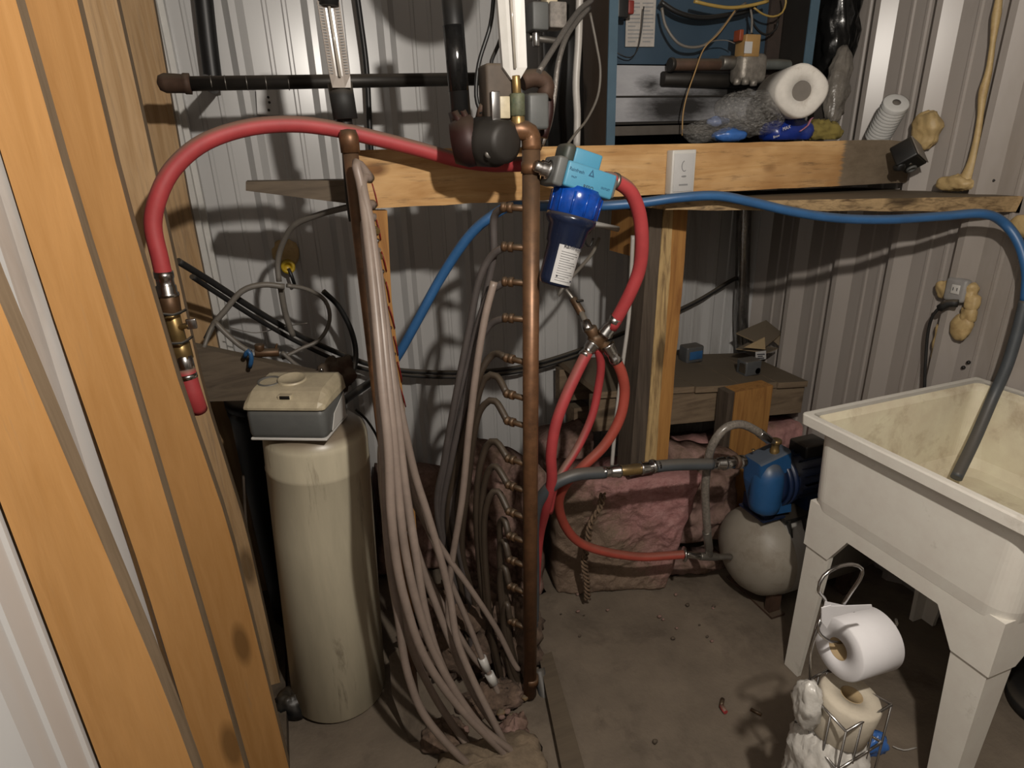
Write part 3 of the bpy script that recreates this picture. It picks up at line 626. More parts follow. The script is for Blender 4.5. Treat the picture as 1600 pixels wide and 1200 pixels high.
bund = [
 [(557, 255, 1.37), (566, 300, 1.35), (578, 400, 1.33), (588, 500, 1.31), (597, 600, 1.29), (607, 700, 1.27), (611, 800, 1.25), (620, 880, 1.24), (634, 943, 1.22), (657, 1013, 1.20), (690, 1070, 1.18), (733, 1122, 1.16), (783, 1172, 1.14)],
 [(566, 285, 1.36), (580, 360, 1.34), (594, 480, 1.32), (604, 580, 1.30), (614, 680, 1.28), (625, 800, 1.26), (634, 867, 1.25), (651, 943, 1.23), (677, 1017, 1.21), (713, 1083, 1.18), (753, 1137, 1.16), (796, 1170, 1.14)],
 [(574, 330, 1.37), (590, 420, 1.35), (606, 540, 1.33), (620, 650, 1.31), (630, 740, 1.29), (639, 800, 1.28), (650, 867, 1.26), (663, 950, 1.24), (687, 1033, 1.21), (725, 1105, 1.18), (770, 1155, 1.16)],
 [(570, 350, 1.40), (582, 480, 1.39), (592, 600, 1.36), (600, 720, 1.33), (604, 820, 1.31), (611, 893, 1.29), (623, 967, 1.26), (634, 1040, 1.23), (657, 1107, 1.19), (692, 1155, 1.16), (730, 1193, 1.14)],
 [(585, 400, 1.40), (602, 500, 1.38), (618, 600, 1.37), (632, 670, 1.35), (648, 740, 1.34), (667, 800, 1.32), (687, 867, 1.30), (703, 933, 1.28), (714, 1000, 1.25), (738, 1060, 1.22), (765, 1115, 1.18), (790, 1165, 1.16)],
 [(584, 440, 1.43), (600, 560, 1.42), (618, 650, 1.41), (638, 740, 1.40), (657, 800, 1.39), (697, 867, 1.38), (735, 920, 1.37), (776, 983, 1.36), (802, 1035, 1.35)],
 [(582, 480, 1.44), (600, 600, 1.43), (620, 700, 1.42), (645, 780, 1.41), (668, 825, 1.40), (700, 900, 1.39), (730, 970, 1.37), (755, 1032, 1.34), (772, 1068, 1.32), (788, 1105, 1.30)],
 [(590, 520, 1.42), (605, 640, 1.40), (622, 740, 1.38), (640, 820, 1.36), (660, 887, 1.34), (687, 960, 1.31), (707, 1010, 1.29), (735, 1075, 1.25), (770, 1130, 1.20)],
 [(596, 700, 1.36), (608, 850, 1.33), (640, 1000, 1.29), (672, 1075, 1.26), (706, 1130, 1.23), (747, 1185, 1.18)],
 [(640, 830, 1.43), (668, 900, 1.41), (694, 950, 1.39), (716, 990, 1.37), (742, 1030, 1.36), (770, 1058, 1.35)],
]
for i, p in enumerate(bund):
    q = path([(a_, b_, c_-0.14*math.sin(math.pi*min(1, max(0, (b_-300)/890)))) for a_, b_, c_ in p]) if i in (0, 1, 2, 3) else path(p)
    if i < 9:
        z = min(q[0].z+0.01, 1.5); q = [V((px0.x+0.030, 1.392, z))]+q
    q.append(V((q[-1].x+0.015, q[-1].y-0.005, max(0.006, q[-1].z-0.03))))
    o = tubething('heating_tube', 'long dusty grey tube sweeping down to the floor, %s from the left at knee height' % {3: 'first', 8: 'second', 0: 'third', 1: 'fourth', 7: 'fifth', 2: 'sixth', 6: 'seventh', 5: 'eighth', 4: 'ninth', 9: 'last'}[i], 'tube', q, 0.0098 if i not in (5, 6, 9) else 0.0085, pex, G2)
    if i == 6:
        o['label'] = 'grey tube in the lower bundle joined by a white taped coupling'; 
        del o['group']
        for a, c_, r in (((753, 1027, 1.345), (761, 1047, 1.335), 0.0125), ((764, 1052, 1.33), (772, 1068, 1.32), 0.0135)):
            MB().tube([PY(*a), PY(*c_)], r, 14, sub=False).build('coupling', white, o)
# curb and rubble around the tube ends
b = MB(); b.blob(PZ(760, 1195, 0.0)+V((0, -0.02, 0)), (0.30, 0.16, 0.10), 0.16, 5, 3, 22, 3.2, flatbottom=0.001, amp2=0.06); b.build('broken_curb', mat('broken_mortar', (0.24, 0.18, 0.12), 0.9, var=0.3, bs=1.0, bsc=50), None, label='rough broken mortar lump on the floor where the long grey tubes end', cat='rubble')
b = MB(); b.blob(PY(805, 1140, 1.22), (0.075, 0.07, 0.075), 0.22, 6, 9, 16, 2.4, amp2=0.15); b.build('insulation_tuft', dpink, None, label='small pink insulation tuft at the foot of the copper manifold', cat='insulation')
b = MB(); b.tube([PY(842, 1045, 1.36), PY(852, 1090, 1.30), PY(862, 1150, 1.23), PY(870, 1165, 1.22)], 0.018, 14, flat=0.7); b.build('floor_pipe', greyhose, None, label='flattened blue-grey pipe on the floor beside the foot of the copper manifold', cat='pipe')
slab('kick_board', [(608, 1025, 1.45), (628, 1060, 1.40), (655, 1140, 1.30), (700, 1200, 1.22), (680, 1215, 1.22), (640, 1160, 1.29), (612, 1085, 1.38)], 1.3, (0.03, 0.02, 0), greywood, 'dusty board edge lying under the left side of the tube bundle', 'board')
fbq = [PZ(842, 1025, 0.035), PZ(862, 1018, 0.035), PZ(915, 1205, 0.03), PZ(880, 1212, 0.03)]
b = MB(); b.prism(fbq, (0, 0, -0.028)); b.build('floor_board', greywoodx, None, label='splintered board edge along the floor right of the copper manifold', cat='board')
(lambda *a: None)(0, (0.006, 0.004, -0.02), greywoodx, 'splintered board edge along the floor right of the copper manifold', 'board')

# ================================================================== INSULATION
def batt(name, label, quad, depth, m, amp=0.03, seed=1, nseg=46, zfloor=0.002, bulge=0.03):
    """quad = bottom-left, bottom-right, top-right, top-left corner points; thick lumpy mat"""
    bl, br, tr, tl = quad; b = MB(); vs = []; nn = (br-bl).cross(tl-bl).normalized()
    if nn.y > 0: nn = -nn
    for j in range(nseg+1):
        for i in range(nseg+1):
            u, v_ = i/nseg, j/nseg
            p = bl.lerp(br, u).lerp(tl.lerp(tr, u), v_)
            f = noise.fractal(p*9+V((seed, 0, 0)), 0.9, 2.1, 5); g_ = abs(noise.noise(p*24+V((0, seed, 0))))
            edge = min(u, 1-u, v_, 1-v_); rr = min(1, edge/0.10); rr = math.sqrt(max(0, 1-(1-rr)**2))
            q = p+nn*(bulge*rr+amp*f*rr-amp*0.45*g_*rr)
            q += V((amp*0.5*noise.noise(p*14+V((5, seed, 0))), 0, amp*0.5*noise.noise(p*14+V((0, seed, 8)))))
            if q.z < zfloor: q.z = zfloor
            vs.append(q)
    k = nseg+1; nb = len(vs)
    fs = [(j*k+i, j*k+i+1, (j+1)*k+i+1, (j+1)*k+i) for j in range(nseg) for i in range(nseg)]
    rim = [i for i in range(k)]+[j*k+nseg for j in range(1, k)]+[nseg*k+i for i in range(nseg-1, -1, -1)]+[j*k for j in range(nseg-1, 0, -1)]
    for r in rim: vs.append(vs[r]+V(depth))
    n2 = len(rim)
    for a in range(n2): fs.append((rim[a], nb+a, nb+(a+1) % n2, rim[(a+1) % n2]))
    fs.append(tuple(nb+a for a in range(n2)))
    b.add(vs, fs, True); return b.build(name, m, None, label=label, cat='insulation')
batt('insulation_batt', 'big sagging pink and dusty insulation batt on the floor behind the rope', [PY(868, 928, 1.71), PY(1040, 918, 1.585), PY(1098, 742, 1.585), PY(866, 752, 1.70)], (0.02, 0.16, 0), bigbatt, 0.022, 1, 80, bulge=0.02)
batt('insulation_batt', 'low grey-pink insulation strip on the floor right of the big batt', [PY(1032, 905, 1.66), PY(1135, 895, 1.60), PY(1135, 872, 1.60), PY(1030, 870, 1.66)], (0, 0.08, 0), dpink, 0.02, 5, 26)
batt('insulation_batt', 'dirty pink insulation bulging up against the wall right of the copper manifold', [PY(845, 860, 1.96), PY(925, 830, 1.92), PY(928, 675, 1.96), PY(850, 690, 2.02)], (0.0, 0.13, 0), dpink, 0.04, 8, 44, 0.05)
batt('insulation_batt', 'dirty pink insulation behind the pump inlet under the pallet', [PY(1040, 850, 1.70), PY(1150, 840, 1.66), PY(1150, 710, 1.66), PY(1045, 700, 1.70)], (0.0, 0.10, 0), dpink, 0.03, 11, 36, 0.03)
batt('insulation_batt', 'pink insulation tucked under the right end of the pallet behind the pump', [PY(1190, 760, 1.86), PY(1262, 750, 1.84), PY(1256, 660, 1.84), PY(1190, 668, 1.86)], (0.0, 0.09, 0), pink, 0.02, 13, 30, 0.03)
batt('insulation_batt', 'torn pink insulation behind the arching tubes left of the copper manifold', [PY(728, 905, 1.90), PY(850, 960, 1.72), PY(855, 740, 1.80), PY(735, 690, 2.02)], (0.0, 0.12, 0), dpink, 0.045, 17, 50, 0.002)
batt('insulation_batt', 'brownish insulation against the back wall between the cream tank and the tubes', [PY(590, 900, 2.02), PY(735, 880, 2.0), PY(735, 745, 2.03), PY(590, 740, 2.03)], (0.0, 0.09, 0), dpink, 0.03, 21, 36, 0.002)
batt('insulation_batt', 'pink insulation corner showing between the post and the pallet leg', [PY(1048, 735, 1.93), PY(1140, 730, 1.9), PY(1135, 682, 1.9), PY(1060, 690, 1.93)], (0.0, 0.09, 0), pink, 0.03, 23, 30, 0.03)
# frayed strap hanging in front of the batt
rp = [(939, 768, 1.60), (934, 790, 1.585), (920, 815, 1.58), (915, 845, 1.58), (910, 875, 1.585), (914, 905, 1.59), (915, 932, 1.60)]
q = smooth(path(rp), 0.008)
b = MB()
for s_ in range(3):
    pts = []
    for i, p in enumerate(q):
        a = i*0.9+s_*2.09; pts.append(p+V((math.cos(a)*0.009, math.sin(a)*0.006-0.015, 0)))
    b.tube(pts, 0.0045, 7)
b.build('frayed_rope', mat('frayed_rope_fibre', (0.20, 0.13, 0.08), 0.9, var=0.6, vs=60, bs=1.0), None, label='frayed twisted brown rope hanging down the front of the big insulation batt', cat='rope')

# ================================================================== RED HOSES AND FITTINGS
def hose(label, pts, r=0.0165, m=redhose, name='red_hose', cat='hose'): return tubething(name, label, cat, path(pts), r, m, n=16)
def ferrule(p0, p1, r, m, parent, name='crimp_collar'):
    p0, p1 = PY(*p0), PY(*p1); L = (p1-p0).length
    return MB().lathe(p0, p1-p0, [(0, r*0.9), (0, r), (L*0.25, r), (L*0.3, r*0.9), (L*0.55, r*0.9), (L*0.6, r*1.05), (L*0.85, r*1.05), (L*0.9, r*1.2), (L, r*1.2), (L, r*0.6)], 20).build(name, m, parent)
ha = hose('long red hose arching from the stud valve over to the copper manifold', [(258, 440, 1.40), (250, 405, 1.40), (239, 350, 1.405), (250, 300, 1.41), (275, 258, 1.42), (320, 222, 1.43), (385, 200, 1.445), (455, 194, 1.455), (520, 201, 1.46), (590, 217, 1.465), (650, 232, 1.468), (715, 250, 1.465), (765, 257, 1.44), (800, 257, 1.40), (825, 256, 1.37)])
ferrule((255, 424, 1.40), (262, 462, 1.40), 0.0185, chrome, ha)
vv = thing('ball_valve', PY(300, 580, 1.39), 'brass ball valve wired to the leaning stud under the long red hose', 'valve')
def cyl(p0, p1, r0, r1, m, parent, name, n=18): 
    return MB().lathe(p0, p1-p0, [(0, r0*0.9), (0.002, r0), ((p1-p0).length-0.002, r1), ((p1-p0).length, r1*0.9)], n).build(name, m, parent)
cyl(PY(262, 460, 1.40), PY(268, 492, 1.395), 0.021, 0.020, brassd, vv, 'union_nut', 6)
cyl(PY(268, 490, 1.395), PY(282, 542, 1.39), 0.0155, 0.0155, brass, vv, 'valve_body', 12)
cyl(PY(280, 535, 1.39), PY(288, 562, 1.385), 0.020, 0.019, brass, vv, 'lower_nut', 6)
cyl(PY(286, 556, 1.385), PY(292, 580, 1.38), 0.0175, 0.0175, chrome, vv, 'hose_barb')
cyl(PY(276, 512, 1.39), PY(296, 508, 1.37), 0.006, 0.006, brass, vv, 'stem')
MB().rbox(PY(299, 506, 1.37), (0.02, 0.008, 0.022), None, 0.003).build('handle', chrome, vv)
for a in ((240, 488, 270, 492, 290, 484), (255, 536, 284, 536, 300, 526)):
    tubething('tie_wire', ('upper' if a[1] < 500 else 'lower')+' black tie wire twisted round the brass valve on the leaning stud', 'wire', [PY(a[0], a[1], 1.36), PY(a[2], a[3], 1.355), PY(a[4], a[5], 1.38)], 0.0028, blackm, 'tie wires holding the stud valve')
hb = hose('short bent red hose hanging below the brass stud valve', [(290, 576, 1.38), (296, 598, 1.378), (303, 620, 1.375), (310, 640, 1.39)], 0.0185)
MB().lathe(PY(291, 584, 1.379), PY(296, 600, 1.378)-PY(291, 584, 1.379), [(0, 0.0195), (0, 0.0205), (0.010, 0.0205), (0.010, 0.0195)], 18).build('hose_clamp', chrome, hb)

hb = hose('thick red hose curving from the blue water filter down to the brass cross', [(944, 280, 1.27), (962, 283, 1.275), (985, 300, 1.28), (999, 335, 1.29), (1003, 380, 1.30), (999, 420, 1.315), (986, 455, 1.33), (968, 490, 1.35), (955, 512, 1.365)], 0.0165)
ferrule((964, 496, 1.355), (945, 522, 1.375), 0.0175, chrome, hb)
MB().lathe(PY(958, 282, 1.272), PY(966, 285, 1.275)-PY(958, 282, 1.272), [(0, 0.0165), (0, 0.0185), (0.008, 0.0185), (0.008, 0.0165)], 18).build('hose_clamp', steel, hb)
cr = thing('brass_cross', PY(932, 545, 1.39), 'brass cross fitting where the red hoses meet left of the post', 'fitting')
c0 = PY(932, 532, 1.39)
for nm, a in (('arm', (948, 520, 1.378)), ('arm', (952, 545, 1.38)), ('arm', (922, 542, 1.38)), ('arm', (922, 512, 1.395))):
    cyl(c0, PY(*a), 0.015, 0.017, brassd, cr, nm)
MB().blob(c0, (0.042, 0.042, 0.042), 0.05, 2, 1, 12, 3).build('cross_body', brassd, cr)
hc_ = hose('left red hose bowing from the brass cross to the foot of the copper manifold', [(918, 550, 1.37), (905, 575, 1.365), (884, 620, 1.355), (868, 665, 1.35), (861, 710, 1.35), (862, 750, 1.36), (854, 790, 1.39), (842, 840, 1.46), (836, 920, 1.46), (833, 1000, 1.45), (832, 1060, 1.43)], 0.0150)
ferrule((912, 557, 1.37), (926, 538, 1.378), 0.0165, chrome, hc_)
hd = hose('middle thin red hose hanging from the brass cross', [(933, 542, 1.40), (939, 570, 1.41), (935, 605, 1.42), (925, 650, 1.42), (905, 695, 1.41), (880, 735, 1.39), (866, 760, 1.38), (858, 800, 1.40)], 0.0115)
he = hose('faded red hose looping from the brass cross to the tank tee', [(961, 560, 1.37), (972, 585, 1.37), (976, 615, 1.37), (968, 655, 1.37), (945, 695, 1.375), (912, 728, 1.385), (885, 755, 1.41), (873, 785, 1.45), (882, 820, 1.48), (905, 847, 1.49), (945, 862, 1.48), (1000, 870, 1.46), (1045, 868, 1.44), (1072, 866, 1.425)], 0.0145, redhosef)
ferrule((964, 566, 1.37), (948, 538, 1.38), 0.0165, chrome, he)
MB().lathe(PY(1067, 866, 1.43), PY(1074, 866, 1.425)-PY(1067, 866, 1.43), [(0, 0.015), (0, 0.022), (0.003, 0.026), (0.007, 0.026), (0.008, 0.022), (0.010, 0.022), (0.010, 0.015)], 20).build('hose_clamp', chrome, he)

# grey hose from the manifold foot to the pump
hg = tubething('grey_hose', 'blue-grey hose curving from behind the copper manifold to the check valve', 'hose', path([(833, 1000, 1.42), (834, 900, 1.42), (833, 830, 1.41), (838, 792, 1.395), (850, 772, 1.38), (868, 755, 1.365), (900, 742, 1.355), (945, 738, 1.35)]), 0.0175, greyhose, n=16)
cv = thing('check_valve', PY(975, 745, 1.35), 'brass check valve with steel clamps in the middle of the grey pump hose', 'valve')
ferrule((940, 738, 1.35), (968, 736, 1.348), 0.0165, chrome, cv, 'left_barb')
cyl(PY(966, 736, 1.348), PY(1001, 732, 1.345), 0.016, 0.017, brass, cv, 'valve_body', 8)
ferrule((1030, 728, 1.34), (1000, 732, 1.345), 0.0165, chrome, cv, 'right_barb')
hg2 = tubething('grey_hose', 'short straight dark hose between the check valve and the pump inlet', 'hose', path([(1020, 729, 1.342), (1060, 726, 1.338), (1112, 725, 1.335)]), 0.0175, greyhose, n=16)
MB().lathe(PY(1018, 729, 1.342), X_, [(0, 0.0175), (0, 0.020), (0.010, 0.020), (0.010, 0.0175)], 18).build('hose_clamp', chrome, hg2)
iu = thing('pump_union', PY(1135, 735, 1.335), 'shiny steel union screwed into the blue pump inlet', 'fitting')
ferrule((1108, 725, 1.336), (1132, 724, 1.334), 0.0175, chrome, iu, 'barb')
cyl(PY(1130, 724, 1.334), PY(1149, 722, 1.333), 0.0185, 0.0185, chrome, iu, 'sleeve')
cyl(PY(1147, 722, 1.333), PY(1153, 722, 1.333), 0.022, 0.022, rustiron, iu, 'rusty_ring')
cyl(PY(1152, 722, 1.333), PY(1162, 721, 1.333), 0.021, 0.021, chrome, iu, 'threaded_end')
bh = tubething('braided_hose', 'clear braided hose arching from the pump top down to the tank tee', 'hose', path([(1196, 683, 1.345), (1180, 672, 1.35), (1158, 663, 1.355), (1135, 668, 1.36), (1117, 688, 1.365), (1107, 715, 1.38), (1102, 760, 1.39), (1103, 800, 1.40), (1106, 838, 1.41)]), 0.0130, braid, n=14)
cyl(PY(1186, 676, 1.347), PY(1202, 688, 1.345), 0.0145, 0.0135, chrome, bh, 'end_collar')
cyl(PY(1104, 830, 1.405), PY(1108, 858, 1.412), 0.0145, 0.0135, steel, bh, 'lower_collar')
te = thing('pipe_tee', PY(1108, 875, 1.415), 'steel tee joining the red hose, the braided hose and the pressure tank', 'fitting')
cyl(PY(1072, 866, 1.425), PY(1095, 869, 1.42), 0.011, 0.0125, chrome, te, 'nipple')
cyl(PY(1093, 869, 1.42), PY(1120, 870, 1.42), 0.0140, 0.0140, steel, te, 'tee_body')
cyl(PY(1108, 868, 1.418), PY(1107, 852, 1.415), 0.0130, 0.0130, steel, te, 'branch')
cyl(PY(1118, 870, 1.42), PY(1142, 870, 1.42), 0.0105, 0.0105, steel, te, 'tank_nipple')

# ================================================================== PUMP AND PRESSURE TANK
pt = thing('pressure_tank', (1.5, 1.42, 0), 'horizontal dusty grey pressure tank on short feet carrying the blue pump', 'pressure tank')
cz = 0.205; R_ = 0.160; x0 = 1.288
MB().lathe((x0, 1.42, cz), X_, [(0, 0.01), (0.004, 0.05), (0.016, 0.09), (0.04, 0.128), (0.07, 0.150), (0.11, 0.158), (0.14, R_), (0.48, R_), (0.52, 0.155), (0.56, 0.12), (0.58, 0.06), (0.585, 0.01)], 44).build('shell', tankgrey, pt)
MB().lathe((x0+0.132, 1.42, cz), X_, [(0, R_), (0, R_+0.0015), (0.34, R_+0.0015), (0.34, R_)], 44).build('shaded_band', mat('shadow_grey_band', (0.27, 0.25, 0.22), 0.5, var=0.1, vscale=(8, 1, 1), vs=12), pt)  # band from the seam on, with the tub's shadow put into its grey
for x in (x0+0.10, x0+0.42):
    b = MB(); b.box((x, 1.32, 0.0), (x+0.045, 1.345, 0.09)); b.box((x, 1.495, 0.0), (x+0.045, 1.52, 0.09)); b.box((x-0.006, 1.30, 0), (x+0.05, 1.54, 0.008)); b.build('foot', rustiron, pt)
b = MB(); b.box((x0+0.125, 1.33, cz+R_-0.004), (x0+0.46, 1.51, cz+R_+0.010))
for x in (x0+0.13, x0+0.19, x0+0.215, x0+0.40):
    b.prism([(x, 1.328, cz+R_+0.005), (x+0.012, 1.328, cz+R_+0.005), (x+0.009, 1.30, cz+0.10), (x+0.004, 1.30, cz+0.10)], (0, 0.008, 0))
b.build('saddle_plate', black, pt)
PXO = 1
pu = thing('water_pump', (1.38, 1.40, cz+R_+0.01), 'blue jet pump bolted on top of the horizontal pressure tank', 'pump')
# front casing: wedge profile in XZ, bevelled through its depth
prof = [PY(*p) for p in ((1160, 709, 1.42), (1236, 703, 1.34), (1236, 800, 1.34), (1186, 803, 1.36), (1170, 775, 1.40), (1159, 745, 1.42))]
cx = sum((p.x for p in prof))/6; czz = sum((p.z for p in prof))/6
rings = []
for yy, s_ in ((1.335, 0.95), (1.340, 0.985), (1.348, 1.0), (1.405, 1.0), (1.412, 0.98), (1.42, 0.88)):
    rings.append([V((cx+(p.x-cx)*s_, yy, czz+(p.z-czz)*s_)) for p in prof])
b = MB(); vs = [p for r in rings for p in r]; fs = [(j*6+i, j*6+(i+1) % 6, (j+1)*6+(i+1) % 6, (j+1)*6+i) for j in range(5) for i in range(6)]+[tuple(range(6)), tuple(range(30, 36))]
b.add(vs, fs); casing = b.build('casing', pumpblue, pu)
b = MB(); cxx, cyy = PY(1208, 760, 1.325).x, 1.352
b.lathe((cxx, cyy, PY(1206, 803, 1.32).z), Z_, [(0, 0.038), (0.006, 0.046), (0.03, 0.050), (0.11, 0.050), (0.14, 0.046), (0.165, 0.03), (0.18, 0.006)], 32); b.build('rounded_nose', pumpblue, casing)
b = MB()
for k in range(3):
    z = PY(1180, 744+k*5, 1.34).z; b.tube([(prof[5].x+0.006, 1.3365, z), (prof[5].x+0.034, 1.3365, z)], 0.0018, 6, sub=False)
b.build('raised_lines', pumpblue, casing)
xf = PY(1234, 700, 1.34).x; zc = PY(1235, 752, 1.36).z
MB().lathe((xf-0.004, 1.405, zc), X_, [(0, 0.092), (0.0, 0.098), (0.016, 0.098), (0.016, 0.090), (0.022, 0.090), (0.022, 0.098), (0.036, 0.098), (0.036, 0.08)], 40).build('rear_flange', navypaint, pu)
MB().lathe((xf-0.03, 1.405, zc), X_, [(0, 0.075), (0, 0.088), (0.028, 0.09), (0.028, 0.07)], 40).build('casing_back', navypaint, pu)
for a in range(8):
    t_ = a*math.pi/4+0.3; MB().lathe((xf+0.032, 1.405+0.089*math.cos(t_), zc+0.089*math.sin(t_)), X_, [(0, 0.006), (0.008, 0.006), (0.008, 0.001)], 6).build('bolt', chrome, pu)
b = MB(); b.lathe((xf+0.04, 1.405, zc-0.005), X_, [(0, 0.045), (0.02, 0.05), (0.03, 0.075), (0.20, 0.075), (0.21, 0.07), (0.24, 0.05)], 32)
for a in range(18):
    t_ = a*math.pi/9; b.prism([(xf+0.075, 1.405+0.074*math.cos(t_)-0.002, zc-0.005+0.074*math.sin(t_)), (xf+0.075, 1.405+0.084*math.cos(t_)-0.002, zc-0.005+0.084*math.sin(t_)), (xf+0.23, 1.405+0.084*math.cos(t_)-0.002, zc-0.005+0.084*math.sin(t_)), (xf+0.23, 1.405+0.074*math.cos(t_)-0.002, zc-0.005+0.074*math.sin(t_))], (0, 0.004, 0))
b.build('motor', navypaint, pu)
MB().rbox((xf+0.15, 1.405, zc+0.085), (0.10, 0.08, 0.05), None, 0.008).build('terminal_box', black, pu)
b = MB(); b.box((xf-0.05, 1.35, cz+R_+0.010), (xf-0.018, 1.46, zc-0.07)); b.box((xf-0.06, 1.345, cz+R_+0.010), (xf+0.03, 1.465, cz+R_+0.016)); b.build('pump_foot', navypaint, pu)
b = MB(); b.box((xf+0.12, 1.35, cz+R_+0.010), (xf+0.2, 1.46, zc-0.06)); b.build('motor_foot', navypaint, pu)
o = MB(); tp = PY(1211, 700, 1.365); o.lathe(tp+V((0, 0, -0.035)), Z_, [(0, 0.016), (0.03, 0.0145), (0.034, 0.012), (0.052, 0.012), (0.054, 0.018), (0.064, 0.018), (0.066, 0.014), (0.07, 0.006)], 20); o.build('priming_plug', brass, pu)
cyl(PY(1200, 687, 1.346), PY(1210, 691, 1.362), 0.008, 0.008, steel, pu, 'side_nipple')
MB().lathe(PY(1177, 704, 1.38), Z_, [(0, 0.006), (0.004, 0.006), (0.004, 0.001)], 8).build('screw', brass, pu)

# ================================================================== PIPES AND PUMP AT THE TOP
hpz = thing('iron_pipe', PY(500, 135, 1.80), 'long black iron pipe running level across the back wall', 'pipe')
MB().tube([PY(290, 131, 1.80), PY(772, 123, 1.80)], 0.0165, 18, sub=False).build('pipe_run', blackiron, hpz)
MB().lathe(PY(298, 131, 1.80), PY(264, 130, 1.80)-PY(298, 131, 1.80), [(0, 0.0165), (0, 0.0235), (0.014, 0.0235), (0.016, 0.021), (0.055, 0.022), (0.068, 0.016), (0.072, 0.004)], 20).build('end_cap', rustiron, hpz)
MB().lathe(PY(288, 131, 1.80), X_, [(0, 0.017), (0, 0.0185), (0.006, 0.0185), (0.006, 0.017)], 20).build('copper_ring', copper, hpz)
MB().tube([PY(322, 128, 1.80), PY(333, 137, 2.13)], 0.0165, 16, sub=False).build('back_branch', blackiron, hpz)
for i, px in enumerate((330, 352, 385, 415, 450)):
    MB().lathe(PY(px, 129.5, 1.80), X_, [(0, 0.0168), (0, 0.0172), (0.002, 0.0172), (0.002, 0.0168)], 20).build('scribed_mark', steel, hpz)
bp = tubething('conduit', 'short glossy black upright pipe rising from the left end of the level iron pipe', 'pipe', [PY(312, -60, 2.14), PY(325, 60, 2.14), PY(335, 140, 2.14)], 0.0245, black, n=18)
tubething('cable', 'straight black cable hanging down the back wall left of the thick black pipe', 'cable', path([(553, -40, 2.14), (563, 30, 2.14), (573, 110, 2.14), (578, 205, 2.14), (584, 300, 2.15)]), 0.0085, black)
vp = thing('insulated_pipe', PY(722, 205, 1.37), 'thick black insulated pipe coming down to the circulator pump', 'pipe')
MB().tube([PY(700, -70, 1.37), PY(722, 196, 1.37)], 0.0205, 20, sub=False).build('sleeve', black, vp)
MB().lathe(PY(708, 40, 1.37), PY(716, 130, 1.37)-PY(708, 40, 1.37), [(0, 0.0205), (0, 0.0212), (0.12, 0.0212), (0.12, 0.0205)], 20).build('shiny_wrap', blackbag, vp)
et = thing('expansion_tank', (0.465, 1.40, 1.94), 'dark round expansion tank on the thick black pipe above the top of the photo', 'tank')
MB().lathe((0.465, 1.27, 2.052), Y_, [(0, 0.02), (0.02, 0.08), (0.06, 0.11), (0.22, 0.11), (0.26, 0.08), (0.28, 0.02)], 32).build('shell', darkmetal, et)
cp = thing('circulator_pump', PY(760, 240, 1.36), 'dark red-brown circulator pump above the left half of the beam', 'pump')
MB().lathe(PY(727, 222, 1.36), PY(752, 218, 1.35)-PY(727, 222, 1.36), [(-0.03, 0.02), (-0.028, 0.040), (0, 0.052), (0.02, 0.052), (0.028, 0.040), (0.034, 0.036)], 30).build('volute', maroon, cp)
MB().lathe(PY(712, 198, 1.37), PY(735, 188, 1.37)-PY(712, 198, 1.37), [(0, 0.02), (0, 0.034), (0.012, 0.034), (0.012, 0.03), (0.016, 0.03), (0.016, 0.034), (0.028, 0.034), (0.028, 0.02)], 6).build('top_flange', maroon, cp)
mo = MB(); d0 = PY(748, 222, 1.36); d1 = PY(806, 222, 1.25); mo.lathe(d0, d1-d0, [(0, 0.035), (0.004, 0.050), (0.055, 0.050), (0.06, 0.044), (0.088, 0.042), (0.095, 0.03), (0.096, 0.004)], 32); mo.build('motor_can', darkmetal, cp)
MB().rbox(PY(778, 145, 1.34), (0.068, 0.06, 0.105), None, 0.007).build('junction_box', mat('brown_dusty_box', (0.10, 0.075, 0.055), 0.7, var=0.25, dust=0.5), cp)
MB().rbox(PY(774, 166, 1.302), (0.019, 0.012, 0.055), None, 0.002).build('bright_plate', chrome, cp)
MB().rbox(PY(788, 168, 1.302), (0.022, 0.012, 0.042), None, 0.002).build('name_plate', headm, cp)
MB().lathe(PY(763, 241, 1.285), (0, -1, 0), [(0, 0.008), (0.004, 0.009), (0.007, 0.006), (0.0075, 0.001)], 14).build('vent_screw', steel, cp)
MB().lathe(PY(748, 186, 1.36), (0.2, -0.4, 1), [(0, 0.008), (0.02, 0.008), (0.03, 0.006)], 8).build('flange_bolt', rustiron, cp)
MB().lathe(PY(727, 255, 1.36), (0.6, -0.2, 0.4), [(0, 0.008), (0.02, 0.008), (0.03, 0.006)], 8).build('flange_bolt', rustiron, cp)
tubething('cable', 'thin black cable dropping from the top into the circulator pump box', 'cable', path([(772, -10, 1.36), (766, 40, 1.37), (748, 100, 1.37), (744, 150, 1.36), (752, 178, 1.35)]), 0.0045, black)
tubething('cable', 'thin black cable looping just left of the white metal thermometer', 'cable', path([(785, 20, 1.36), (782, 60, 1.36), (768, 95, 1.345), (768, 112, 1.34)]), 0.004, black)
vs_ = thing('brass_stack', PY(807, 205, 1.30), 'green-stained brass fitting stack carrying the white thermometer', 'fitting')
cyl(PY(806, 118, 1.30), PY(808, 150, 1.30), 0.0085, 0.009, brass, vs_, 'neck')
cyl(PY(808, 146, 1.30), PY(809, 182, 1.30), 0.0165, 0.0165, mat('verdigris_brass', (0.14, 0.15, 0.09), 0.6, 0.3, var=0.5, vs=50, dirt=(0.08, 0.2, 0.15), da=0.3, ds=40), vs_, 'body', 8)
cyl(PY(809, 180, 1.30), PY(810, 206, 1.30), 0.014, 0.0155, brass, vs_, 'lower_neck')
